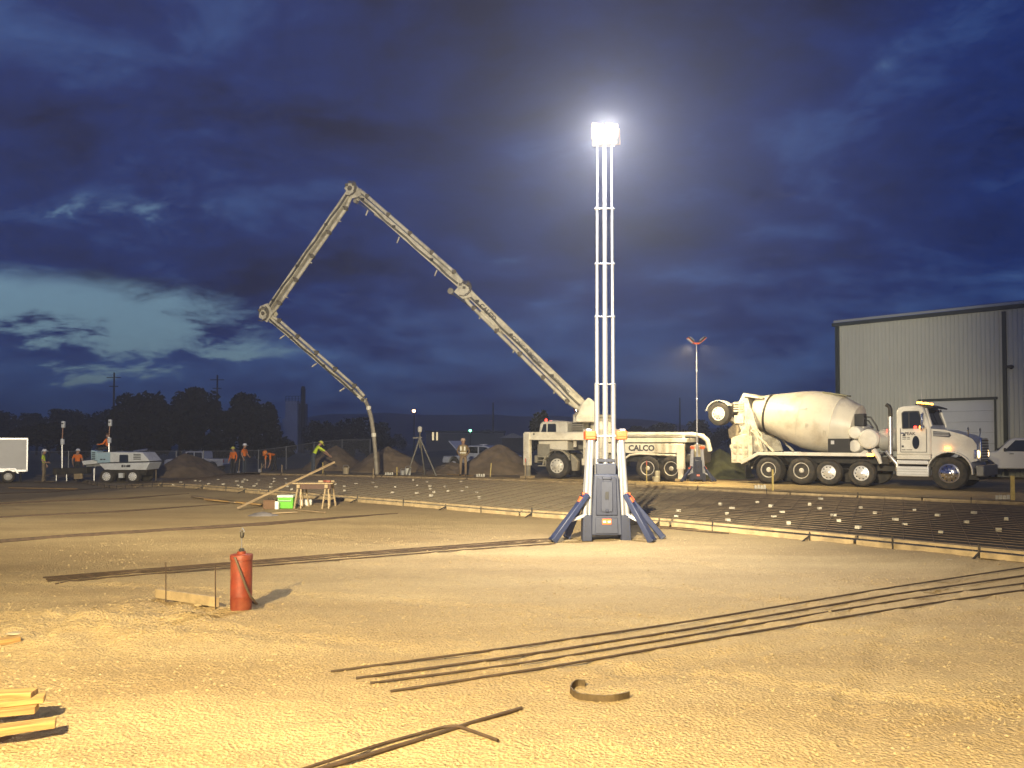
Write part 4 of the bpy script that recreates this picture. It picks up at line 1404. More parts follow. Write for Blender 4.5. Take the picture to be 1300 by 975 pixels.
    for s in (-1, 1):
        fo = MB().beam((3.4, s * 1.0, 1.88), (6.42, s * 1.55, 1.90), .26, .36).build('outrigger_beam', pumpw, t, .02)
        lg = MB().box((6.30, s * 1.55, 1.30), (.30, .28, 1.45)).build('outrigger_leg', pumpw, t, .02)
        MB().box((6.30, s * 1.55, .38), (.20, .20, .70)).build('leg_ram', pumpg, lg)
        MB().box((6.30, s * 1.55, .06), (.5, .5, .10)).build('foot_pad', oldwood, lg)
        MB().tube([(5.95, s * (1.465 + .145), 1.98), (5.95, s * (1.465 + .16), 1.98)], .04, 10).build('pin', dark, fo)
        lr = MB().box((-.62, s * 1.22, 1.02), (.30, .26, 1.05)).build('outrigger_leg', pumpw, t, .02)
        MB().box((-.62, s * 1.22, .3), (.20, .18, .5)).build('leg_ram', pumpw, lr)
        MB().box((-.62, s * 1.22, .06), (.4, .4, .10)).build('foot_pad', oldwood, lr)
        MB().box((1.10, s * 1.08, 1.36), (3.5, .14, .40)).build('side_panel', pumpw, t, .015)
    MB().box((1.05, 0, 1.70), (3.7, 2.0, .18)).build('deck', pumpw, t, .02)
    MB().box((1.05, 0, 1.45), (3.4, 1.7, .3)).build('deck_core', dark, t)
    text('CALCO', .34, navytext, t, frame((1.10, 1.153, 1.36), (-1, 0, 0), (0, 0, 1)), bold=.012)
    MB().box((2.2, 1.0, .82), (.7, .3, .45)).build('battery_box', pumpg, t, .02)
    MB().tube([(2.7, .62, 1.97), (-.95, .62, 1.94), (-1.35, .6, 1.88), (-1.55, .55, 1.7), (-1.65, .5, 1.25)], .10, 12).build('delivery_pipe', pumpw, t, smooth=True)
    MB().tube([(2.6, .9, 1.86), (-.6, .9, 1.83)], .05, 10).build('water_pipe', pumpg, t, smooth=True)
    for x in (2.2, 1.4, .3, -.6):
        MB().box((x, .64, 1.86), (.07, .2, .18)).build('pipe_clamp', pumpw, t)
    MB().prism([(-.95, .95), (-.92, 1.42), (-1.05, 1.52), (-1.45, 1.40), (-1.38, .75), (-1.05, .65)], -.7, .7).build('hopper', pumpg, t, .04)
    MB().tube([(-1.0, .8, 1.45), (-1.3, .95, 1.0), (-1.1, .9, .6)], .05, 8).build('hose', pumpg, t, smooth=True)
    # boom, laid out in its own vertical plane
    base = Vector((3.35, 34.62, 0))
    e = gp(478, 606)
    dirv = Vector((e.x - base.x, e.y - base.y, 0)).normalized()
    nside = Vector((dirv.y, -dirv.x, 0))
    if nside.y > 0:
        nside = -nside                     # towards the camera
    def PL(px, py):
        return on_plane(px, py, base, dirv)
    def part(b, name, m, parent=t, bevel=0., smooth=False):
        return b.xf(Mi).build(name, m, parent, bevel, smooth)
    J = [PL(747, 522), PL(591, 367), PL(447, 241), PL(337, 399), PL(462, 508)]
    def perp(a, b):
        d = (b - a).normalized()
        n = nside.cross(d)
        return n if n.z > 0 else -n
    th = [(.45, .32), (.30, .22), (.25, .19), (.18, .12)]
    wd = [.42, .34, .28, .22]
    arms = []
    for i in range(4):
        a, b = J[i], J[i + 1]
        n = perp(a, b)
        d = (b - a).normalized()
        s0 = a - d * (.1 if i else .3)
        bb = MB().beam(s0, b + d * .12, wd[i], th[i][0], up=n, w2=wd[i] * .85, h2=th[i][1])
        sec = part(bb, 'boom_section', boomp, t, .02)
        arms.append(sec)
        fl = MB()
        for s in (-1, 1):                 # flange strips along the edges
            fl.beam(s0 + n * s * th[i][0] * .47, b + n * s * th[i][1] * .47, wd[i] * 1.12, .035, up=n, w2=wd[i] * .95)
        part(fl, 'flange', boomp, sec)
        gsz = .34 - .05 * i
        part(MB().tube([b - nside * .3 * (1 - .1 * i), b + nside * .3 * (1 - .1 * i)], gsz * .42, 14), 'joint_pin', boomd, sec, smooth=True)
        ln = (b - a).length
        pl = [-1, 1, -1, 1][i]
        off = n * (th[i][0] * .5 + [.12, .10, .17, .14][i]) * pl + nside * (.12 if i in (0, 1) else .0)
        part(MB().tube([a + d * .3 + off * .6, a + d * .9 + off, b - d * .6 + off, b - d * .1 + off * .7], .085 if i < 3 else .07, 12), 'delivery_pipe', boomp, sec, smooth=True)
        for k in range(5):
            c = a + d * ln * (.12 + .19 * k)
            h_ = th[i][0]
            part(MB().beam(c, c + off * 1.12, .16, .06, up=d), 'pipe_bracket', boomd, sec)
            part(MB().box(tuple(c + off), (.2, .2, .2)), 'pipe_coupling', boomd, sec, .03)
        pth = [a + d * ln * (.05 + .9 * k / 10) + nside * (wd[i] * .5 + .03) - n * (th[i][1] * .28 + .03 * math.sin(k * 2.1)) for k in range(11)]
        part(MB().tube(pth, .022, 6), 'hydraulic_hose', dark, sec, smooth=True)
        pth = [p + n * .05 + nside * .01 for p in pth]
        part(MB().tube(pth, .018, 6), 'hydraulic_hose', dark, sec, smooth=True)
        for k, u_ in enumerate((.22, .55, .83)):
            c = a + d * ln * u_ - n * (th[i][1] * .5 + .1)
            part(MB().tube([c, c - n * .28 - d * .1], .035, 8), 'cable_stub', crustw, sec)
            part(MB().box(tuple(a + d * ln * (u_ + .06) + nside * wd[i] * .5), (.16, .08, .12)), 'valve_box', dark, sec)
    for i in (1, 2, 3):                    # hose loops and valve blocks round the joints
        c = J[i]
        for k in range(4):
            rr = .20 + .06 * k
            lp = [c + nside * (.24 + .03 * k) + dirv * rr * math.cos(R(30 * q + 40 * k)) + Vector((0, 0, 1)) * rr * math.sin(R(30 * q + 40 * k)) for q in range(7)]
            part(MB().tube(lp, .022, 6), 'joint_hose', boomd, arms[i - 1], smooth=True)
        for k in range(3):
            part(MB().box(tuple(c + nside * .26 + dirv * (.18 * k - .2) + Vector((0, 0, .16 - .15 * (k % 2)))), (.14, .14, .12)), 'valve_block', boomd, arms[i - 1], .015)
    # rams and links
    def ram(p, q, r, name='ram'):
        m_ = p.lerp(q, .55)
        bdy = part(MB().tube([q, m_], r, 12), name, crustw, t, smooth=True)
        part(MB().tube([m_, p], r * .5, 10), 'ram_rod', chrome, bdy, smooth=True)
        part(MB().tube([p - nside * .14, p + nside * .14], r * .95, 10), 'ram_eye', pumpg, bdy)
        part(MB().tube([q - nside * .14, q + nside * .14], r * .95, 10), 'ram_eye', pumpg, bdy)
    ram(PL(734, 527), PL(724, 503), .16)
    ram(PL(573, 370), PL(641, 421), .15)
    ram(PL(452, 256), PL(497, 284), .10)
    ram(PL(340, 391), PL(359, 366), .09)
    hd = MB()
    a = J[0]
    n = perp(J[0], J[1])
    for s in (-1, 1):
        pts = [PL(731, 534), PL(741, 512), PL(748, 505), PL(757, 513), PL(760, 534)]
        pts = [p + nside * .26 * s for p in pts]
        pts2 = [p + nside * .05 * s for p in pts]
        nn_ = len(pts)
        hd.add(pts + pts2, [tuple(range(nn_)), tuple(range(2 * nn_ - 1, nn_ - 1, -1))] + [(k, (k + 1) % nn_, (k + 1) % nn_ + nn_, k + nn_) for k in range(nn_)])
    part(hd, 'turret_head', pumpw, t, .015)
    part(MB().box(tuple(PL(746, 533) + Vector((0, 0, .02))), (.95, .7, .26), Matrix.Rotation(math.atan2(dirv.y, dirv.x), 3, 'Z')), 'turret_table', pumpw, t, .04)
    crank = [(579, 372), (588, 361), (597, 366), (601, 378), (590, 381)]
    for s in (-1, 1):
        pts = [PL(*c) + nside * .27 * s for c in crank]
        pts2 = [p + nside * .04 * s for p in pts]
        nn_ = len(pts)
        part(MB().add(pts + pts2, [tuple(range(nn_)), tuple(range(2 * nn_ - 1, nn_ - 1, -1))] + [(k, (k + 1) % nn_, (k + 1) % nn_ + nn_, k + nn_) for k in range(nn_)]), 'crank_plate', boomp, t)
        crk2 = [(440, 241), (446, 234), (456, 238), (462, 250), (450, 254)]
        pts = [PL(*c) + nside * .22 * s for c in crk2]
        pts2 = [p + nside * .04 * s for p in pts]
        part(MB().add(pts + pts2, [tuple(range(nn_)), tuple(range(2 * nn_ - 1, nn_ - 1, -1))] + [(k, (k + 1) % nn_, (k + 1) % nn_ + nn_, k + nn_) for k in range(nn_)]), 'crank_plate', boomp, t)
        crk3 = [(332, 404), (333, 390), (343, 386), (350, 398), (342, 410)]
        pts = [PL(*c) + nside * .20 * s for c in crk3]
        pts2 = [p + nside * .04 * s for p in pts]
        part(MB().add(pts + pts2, [tuple(range(nn_)), tuple(range(2 * nn_ - 1, nn_ - 1, -1))] + [(k, (k + 1) % nn_, (k + 1) % nn_ + nn_, k + nn_) for k in range(nn_)]), 'crank_plate', boomp, t)
    # lettering along the first section
    M3 = Mi.to_3x3()
    d01 = (J[0] - J[1]).normalized()
    n01 = perp(J[0], J[1])
    for body, f, sz in (('CALCO', .20, .30), ('CONC PUMPING', .52, .25), ('SCHWING', .80, .19)):
        c = J[1].lerp(J[0], f) + nside * (.21 - .03 * (1 - f) + .012) - n01 * .02
        text(body, sz, navytext, arms[0], frame(Mi @ c, M3 @ d01, M3 @ n01), bold=.006, depth=.006)
    # end hose
    hp = [PL(*p) for p in ((459, 505), (464, 509), (468, 518), (471.5, 532), (474.5, 552), (476.5, 575), (478, 597), (478.5, 604.5))]
    hose = part(MB().tube(hp, [.07, .09, .10, .10, .095, .09, .09, .09], 12), 'end_hose', mat('grey_hose', (.30, .27, .21), .7, var=.3, scale=6, dirt=.4), t, smooth=True)
    for k in (2, 4):
        c = hp[k]
        part(MB().tube([c - Vector((0, 0, .09)), c + Vector((0, 0, .09))], .115, 12), 'hose_clamp', pumpw, hose, smooth=True)
    part(MB().tube([PL(461, 509), PL(466, 506)], .05, 8), 'tip_lug', pumpg, t)
pump()

# ================================================================== people
skin = mat('skin', (.42, .25, .17), .6, var=.1)
def person(label, loc, rz, pose, shirt, pants, hat, hatm=None, H=1.78, sleeves=False, vest=None, hair=None):
    k = H / 1.78
    J = {'pel': (0, 0, .97), 'spi': (0, .01, 1.16), 'che': (0, .0, 1.36), 'nec': (0, 0, 1.52), 'hea': (0, .03, 1.63), 'top': (0, .03, 1.74), 'nos': (0, .125, 1.635), 'chi': (0, .09, 1.565)}
    A = {1: {}, -1: {}}
    LG = {1: {}, -1: {}}
    arms = pose.get('arms', {})
    legs = pose.get('legs', {})
    for s in (1, -1):
        A[s] = {'sho': (s * .18, 0, 1.45), 'elb': (s * .26, -.03, 1.18), 'wri': (s * .27, .08, .95), 'pal': (s * .265, .11, .88)}
        LG[s] = {'hip': (s * .10, 0, .93), 'kne': (s * .12, .03, .50), 'ank': (s * .125, -.02, .09), 'toe': (s * .15, .15, .045)}
        A[s].update(arms.get(s, {}))
        LG[s].update(legs.get(s, {}))
    tilt = pose.get('tilt', 0.)
    Mt = Matrix.Translation((0, 0, .97)) @ Matrix.Rotation(R(-tilt), 4, 'X') @ Matrix.Translation((0, 0, -.97))
    up = lambda p: tuple(Mt @ Vector(p))
    hd = pose.get('head', 0.)
    def headrot(p):
        if not hd:
            return p
        c = Vector(J['nec'])
        return tuple(c + Matrix.Rotation(R(hd), 3, 'X') @ (Vector(p) - c))
    vs, es, rad, reg = [], [], [], []
    def V(p, r, g):
        vs.append(Vector(p) * k)
        rad.append((r[0] * k, r[1] * k) if isinstance(r, tuple) else (r * k, r * k))
        reg.append(g)
        return len(vs) - 1
    def E(a, b):
        es.append((a, b))
        return b
    pel = V(J['pel'], (.155, .11), 2)
    spi = E(pel, V(up(J['spi']), (.15, .10), 1))
    che = E(spi, V(up(J['che']), (.175, .115), 1))
    nec = E(che, V(up(J['nec']), .058, 0))
    hea = E(nec, V(up(headrot(J['hea'])), (.078, .092), 0))
    top = E(hea, V(up(headrot(J['top'])), (.066, .075), 0))
    E(hea, V(up(headrot(J['nos'])), .016, 0))
    E(hea, V(up(headrot(J['chi'])), .034, 0))
    for s in (1, -1):
        E(hea, V(up(headrot((s * .088, .02, 1.63))), .018, 0))
        a = A[s]
        fixed = pose.get('worldarms', False) and s in arms
        f = (lambda p: p) if fixed else up
        sh = E(che, V(up(a['sho']), .070, 1))
        el = E(sh, V(f(a['elb']), .052, 1 if sleeves else 5))
        wr = E(el, V(f(a['wri']), .034, 1 if sleeves else 0))
        pa = E(wr, V(f(a['pal']), (.036, .024), 0))
        d = (Vector(f(a['pal'])) - Vector(f(a['wri']))).normalized()
        side = d.cross(Vector((0, 1, 0)) if abs(d.y) < .8 else Vector((0, 0, 1))).normalized()
        fw = side.cross(d)
        for q, ln in ((-.027, .062), (-.009, .076), (.010, .072), (.027, .055)):
            b = Vector(f(a['pal'])) + d * .028 + fw * q
            fb = E(pa, V(b, .0095, 0))
            E(fb, V(b + d * ln + side * .02, .008, 0))
        tb = Vector(f(a['pal'])) - d * .015 + fw * .036
        th = E(pa, V(tb, .011, 0))
        E(th, V(tb + d * .045 + fw * .022, .009, 0))
        g = LG[s]
        hi = E(pel, V(g['hip'], .098, 2))
        kn = E(hi, V(g['kne'], .070, 2))
        an = E(kn, V(g['ank'], .054, 2))
        to = E(an, V(g['toe'], (.050, .038), 3))
        E(an, V((g['ank'][0], g['ank'][1] - .06, g['ank'][2] - .04), .045, 3))
    me = bpy.data.meshes.new('body')
    me.from_pydata(vs, es, [])
    o = bpy.data.objects.new('body', me)
    COL.objects.link(o)
    sk = o.modifiers.new('skin', 'SKIN')
    sk.branch_smoothing = .4
    for i, v in enumerate(me.skin_vertices[0].data):
        v.radius = rad[i]
        v.use_root = i == 0
    ssf = o.modifiers.new('sub', 'SUBSURF')
    ssf.levels = ssf.render_levels = 1
    dg = bpy.context.evaluated_depsgraph_get()
    m2 = bpy.data.meshes.new_from_object(o.evaluated_get(dg))
    bpy.data.objects.remove(o)
    m2.materials.clear()
    boots = mat('work_boots', (.06, .045, .03), .8)
    for m in (skin, shirt, pants, boots):
        m2.materials.append(m)
    for p in m2.polygons:
        c = p.center
        best, bi = 1e9, 0
        for a_, b_ in es:
            A_, B_ = vs[a_], vs[b_]
            d = B_ - A_
            u = max(0, min(1, (c - A_).dot(d) / max(1e-9, d.length_squared)))
            q = (c - (A_ + d * u)).length / (.02 + rad[a_][0] * (1 - u) + rad[b_][0] * u)
            if q < best:
                best = q
                ga, gb = reg[a_], reg[b_]
                if gb == 5:
                    bi = 1 if u < .75 else 0
                elif ga == 5:
                    bi = 0
                elif ga == gb:
                    bi = ga
                else:
                    bi = gb if u > .5 else ga
        p.material_index = bi
        p.use_smooth = True
    t = thing('person', label, 'person', loc, rz, 'workers on the site')
    body = link(m2, 'body', t)
    hm = hatm or mat('white_hard_hat', (.80, .80, .78), .35)
    c = Mt @ Vector(headrot((0, .03, 1.70)))
    ax = (Mt.to_3x3() @ (Vector(headrot((0, .03, 1.80))) - Vector(headrot((0, .03, 1.70))))).normalized()
    fwd = (Mt.to_3x3() @ (Vector(headrot((0, .13, 1.70))) - Vector(headrot((0, .03, 1.70))))).normalized()
    if hat:
        h = MB().lathe([(.155 * k, -.012 * k), (.150 * k, .0), (.118 * k, .006 * k), (.116 * k, .04 * k), (.100 * k, .085 * k), (.06 * k, .115 * k), (.015 * k, .122 * k)], c * k, ax, 18)
        hat_o = h.build('hard_hat', hm, t, smooth=True)
        MB().beam((c + fwd * .10) * k, (c + fwd * .20 - ax * .012) * k, .17 * k, .014 * k, up=tuple(ax)).build('brim', hm, hat_o, .004)
    else:
        MB().lathe([(.088 * k, -.03 * k), (.094 * k, .0), (.085 * k, .045 * k), (.05 * k, .075 * k), (.01 * k, .082 * k)], c * k - fwd * .015, ax, 14).build('hair', hair or mat('brown_hair', (.10, .05, .025), .8), t, smooth=True)
    if vest:
        w = MB()
        rings = []
        for z, rx, ry in ((1.00, .185, .145), (1.16, .180, .135), (1.32, .205, .145), (1.42, .20, .14), (1.49, .13, .10)):
            ring = []
            for q in range(18):
                an = 2 * math.pi * q / 18
                ring.append(Mt @ Vector((rx * math.cos(an), ry * math.sin(an), z)) * k)
            rings.append(ring)
        vv = [p for r_ in rings for p in r_]
        ff = [(i * 18 + q, i * 18 + (q + 1) % 18, (i + 1) * 18 + (q + 1) % 18, (i + 1) * 18 + q) for i in range(4) for q in range(18)]
        vo = w.add(vv, ff).build('vest', vest, t, smooth=True)
        refl = mat('reflective_tape', (.80, .76, .62), .4)
        for x, z0, z1 in ((-.09, 1.22, 1.42), (.09, 1.22, 1.42)):
            MB().beam(Mt @ Vector((x, .155, z0)) * k, Mt @ Vector((x, .150, z1)) * k, .075 * k, .012 * k, up=(0, 1, 0)).build('reflective_strip', refl, vo, .004)
        MB().box(Mt @ Vector((0, .150, 1.12)) * k, (.30 * k, .012, .05 * k)).build('reflective_strip', refl, vo, .004)
    return t
orange_s = mat('orange_hivis', (.85, .20, .02), .75, var=.1)
yellow_s = mat('yellow_hivis', (.62, .78, .05), .75, var=.1)
tan_v = mat('tan_vest', (.30, .23, .11), .8, var=.15)
jeans = mat('blue_jeans', (.055, .070, .10), .85, var=.2)
khaki = mat('khaki_trousers', (.26, .20, .12), .85, var=.15)
darkp = mat('dark_trousers', (.03, .03, .035), .85, var=.2)
hat_y = mat('yellow_hard_hat', (.72, .70, .12), .4)
hat_t = mat('tan_hard_hat', (.52, .36, .24), .5)
def grnd(px, py):
    p = gp(px, py)
    return (p.x, p.y, gz(p.x, p.y) + .01)
WALK = {'legs': {1: {'kne': (.12, .10, .51), 'ank': (.125, .12, .09), 'toe': (.15, .29, .045)}, -1: {'kne': (-.12, .0, .50), 'ank': (-.125, -.15, .10), 'toe': (-.15, .02, .045)}}}
person('worker in yellow shirt, khaki trousers and white hard hat beside the trailer', grnd(55, 612.5), R(-70), {'arms': {1: {'elb': (.27, -.02, 1.18), 'wri': (.20, .18, 1.08), 'pal': (.16, .24, 1.08)}}}, yellow_s, khaki, True)
person('worker in orange shirt and white hard hat standing left of the screed machine', grnd(98, 610), R(10), {'head': -8}, orange_s, darkp, True)
def flat(px, py, d):
    p = at(px, py, d)
    return (p.x, p.y, gz(p.x, p.y) + .01)
person('worker in orange vest and yellow hat, left of the orange pair', flat(296, 600, 47.5), R(160), {}, orange_s, darkp, True, hat_y, 1.68, sleeves=True)
person('worker in orange vest and white hard hat, right of the orange pair', flat(310, 600, 46.5), R(-100), {'arms': {-1: {'elb': (-.24, .05, 1.2), 'wri': (-.12, .24, 1.02), 'pal': (-.08, .30, 1.0)}}}, orange_s, jeans, True)
person('worker in orange shirt bent double over the slab', flat(348, 600, 46), R(150), {'tilt': 82, 'worldarms': True, 'head': 20,
    'arms': {s: {'sho': (s * .18, 0, 1.45), 'elb': (s * .2, .48, .62), 'wri': (s * .15, .52, .36), 'pal': (s * .13, .54, .29)} for s in (1, -1)},
    'legs': {s: {'kne': (s * .14, .10, .50), 'ank': (s * .15, -.05, .09), 'toe': (s * .17, .12, .045)} for s in (1, -1)}}, orange_s, darkp, True, mat('orange_hat', (.8, .25, .04), .5))
person('worker in bright yellow shirt leaning forward over the edge form', flat(397, 606, 40.), R(-62), {'tilt': 30, 'head': -5, 'worldarms': True,
    'arms': {s: {'elb': (s * .22, .62, 1.12), 'wri': (s * .12, .80, .95), 'pal': (s * .10, .86, .91)} for s in (1, -1)}}, yellow_s, jeans, True, hat_y, 1.80)
person('man in tan vest and hard hat standing in front of the largest dirt heap', grnd(588, 605), R(176), {'arms': {s: {'elb': (s * .29, -.06, 1.18), 'wri': (s * .18, .10, 1.00), 'pal': (s * .13, .15, .98)} for s in (1, -1)}}, mat('brown_shirt', (.20, .13, .07), .85), mat('dusty_trousers', (.24, .17, .10), .85), True, hat_t, 1.80, True, tan_v)

# ================================================================== laser screed and other machines
def screed():
    o = gp(162, 613)
    d = o.y
    k = d / 1000
    t = thing('laser_screed', 'white four wheeled laser screed machine with two receiver masts', 'screed machine', (o.x, o.y, terr(o.x, o.y) + .01))
    base = Vector(t.location)
    def Q(px, py, dy=0.):
        p = at(px, py, d)
        return (p.x - base.x, dy, p.z - base.z)
    def poly(pts):
        return [(Q(*p)[0], Q(*p)[2]) for p in pts]
    sw = mat('screed_white', (.74, .76, .74), .4, var=.05, dirt=.2, scale=3)
    bl = mat('screed_blue', (.40, .56, .62), .4, var=.05)
    up = MB().prism(poly([(133, 574), (150, 573.5), (189, 574), (198, 585), (132, 587)]), -.75, .75).build('engine_cover', sw, t, .03)
    MB().prism(poly([(134, 588), (198, 586.5), (193.5, 596), (142, 596)]), -.75, .75).build('lower_body', sw, t, .03)
    MB().prism(poly([(124, 571), (132, 572.5), (133, 585), (124, 583)]), -.7, .7).build('front_cowl', bl, t, .03)
    MB().prism(poly([(133, 574.5), (149, 574), (149, 586.5), (133, 587)]), -.76, -.755).build('blue_panel', bl, t)
    for i in range(4):
        MB().prism(poly([(125.5, 574 + i * 2.5), (129.5, 574 + i * 2.5), (129.5, 575.2 + i * 2.5), (125.5, 575.2 + i * 2.5)]), -.72, -.7).build('vent', black, t)
        MB().prism(poly([(178, 576 + i * 2.), (187, 576 + i * 2.), (187, 577 + i * 2.), (178, 577 + i * 2.)]), -.765, -.755).build('vent', black, t)
    MB().prism(poly([(160.5, 578), (161.5, 577), (170.5, 577), (171.5, 578), (171.5, 586), (170.5, 587), (161.5, 587), (160.5, 586)]), -.77, -.752).build('side_window', glass, t)
    for x0, x1 in ((163, 165.5), (166.5, 168), (169, 174)):
        MB().prism(poly([(x0, 590), (x1, 589.5), (x1, 592.5), (x0, 592.5)]), -.762, -.755).build('decal', navytext, t)
    for x0, x1 in ((136.5, 139.5), (140.5, 143)):
        MB().prism(poly([(x0, 582), (x1, 582), (x1, 583.6), (x0, 583.6)]), -.768, -.762).build('decal', navytext, t)
    MB().tube([Q(173, 573, -.3), Q(190, 570.5, -.3)], .05, 8).build('exhaust', steel, t)
    MB().prism(poly([(140, 596), (192, 596), (190, 603), (142, 603)]), -.45, .45).build('undercarriage', dark, t)
    MB().prism(poly([(158.5, 600), (164, 600), (164, 606), (158.5, 606)]), -.70, -.5).build('battery_box', sw, t, .01)
    for px in (145.5, 178):
        x = Q(px, 605)[0]
        for s in (-1, 1):
            wheel(t, x, s * .72, .37, .37, .30, s, mat('rim_white', (.78, .77, .73), .5), False)
    # boom and screed head to the left
    MB().beam(Q(140, 589, 0), Q(112, 590, 0), .4, .2).build('boom', mat('screed_grey', (.30, .31, .30), .5, dirt=.4), t)
    MB().prism(poly([(110, 585), (127, 583), (131, 588), (112, 590)]), -.5, .4).build('operator_deck', sw, t, .02)
    MB().prism(poly([(75, 594), (118, 593), (118, 601), (75, 602)]), -.6, -.1).build('screed_head', dark, t, .02)
    MB().prism(poly([(102, 601), (112, 600.5), (112, 607), (102, 607.5)]), -.62, -.5).build('plough', oldwood, t)
    for px in (77, 90, 124.5):
        MB().tube([Q(px, 594, -.4), Q(px, 610, -.4)], .04, 8).build('support_leg', steel, t)
    for px, yt in ((84, 535), (143, 533)):
        mm = MB().tube([Q(px - 1, 600 if px < 100 else 575, -.3), Q(px - 1, yt + 22, -.3)], .05, 8).build('receiver_mast', steel, t)
        MB().tube([Q(px - 1, yt + 24, -.3), Q(px, yt + 3, -.3)], .028, 8).build('mast_rod', mat('copper_rod', (.35, .18, .11), .5), mm)
        MB().box(Q(px + .5, yt + 4, -.3), (.16, .16, .36)).build('receiver', sw, mm, .03)
        MB().box(Q(px + .5, yt + 3, -.385), (.10, .01, .06)).build('receiver_window', black, mm)
        MB().box(Q(px - .5, yt + 26, -.3), (.16, .16, .30)).build('mast_motor', sw, mm, .03)
    MB().tube([Q(118, 590, .3), Q(118, 570, .3), Q(128, 568, .3)], .03, 6).build('hand_rail', dark, t)
    MB().prism(poly([(134, 575), (144, 575), (144.5, 566), (142, 566), (141.5, 572), (134, 572)]), -.25, .3).build('seat', black, t, .03)
    hip = Vector(Q(137.5, 572, -.05)) + base
    hz = hip.z - .78
    person('machine operator in orange shirt seated on the white screed machine', (hip.x, hip.y, hz), R(90), {'head': 0, 'legs': {s: {'hip': (s * .10, .02, .95), 'kne': (s * .16, .42, .93), 'ank': (s * .16, .48, .52), 'toe': (s * .17, .64, .47)} for s in (1, -1)},
        'arms': {s: {'elb': (s * .28, .14, 1.18), 'wri': (s * .22, .40, 1.15), 'pal': (s * .20, .47, 1.15)} for s in (1, -1)}}, orange_s, darkp, False, H=1.72, sleeves=True)
screed()

def trailer():
    o = gp(10, 613)
    d = o.y
    t = thing('cargo_trailer', 'white enclosed cargo trailer at the left edge of the site', 'trailer', (o.x, o.y, terr(o.x, o.y) + .01), R(34))
    b = Vector(t.location)
    xr = .885
    zt = at(10, 556, d).z - b.z
    zb = at(10, 599, d).z - b.z
    tw = mat('trailer_white', (.68, .67, .62), .45, var=.04, dirt=.15, scale=1.5)
    MB().box((xr - 2.1, 1.0, (zt + zb) / 2), (4.2, 2.0, zt - zb)).build('box_body', tw, t, .03)
    for x in (xr - .02, xr - 4.18):
        MB().box((x, -.012, (zt + zb) / 2), (.06, .03, zt - zb)).build('corner_trim', alum, t)
    MB().box((xr - 2.1, -.012, zt - .04), (4.2, .03, .08)).build('top_trim', alum, t)
    MB().box((xr - 2.1, -.012, zb + .05), (4.2, .03, .1)).build('bottom_trim', alum, t)
    for i in range(1, 4):
        MB().box((xr - i * 1.05, -.006, (zt + zb) / 2), (.02, .012, zt - zb - .2)).build('panel_seam', tw, t)
    wheel(t, 0, -.05, .33, .33, .22, -1, rimw, False)
    wheel(t, -.85, -.05, .33, .33, .22, -1, rimw, False)
    f = MB()
    f.prism([(-1.35, zb - .1), (-1.2, .78), (.35, .78), (.5, zb - .1), (.4, zb - .1), (.28, .70), (-1.12, .70), (-1.25, zb - .1)], -.22, .02)
    f.build('fender', alum, t, .01)
    MB().box((xr - 2.1, 1., zb - .06), (4.0, 1.4, .1)).build('frame', dark, t)
    MB().tube([(xr - .3, .3, zb), (xr - .3, .3, .02)], .04, 8).build('jack', dark, t)
trailer()

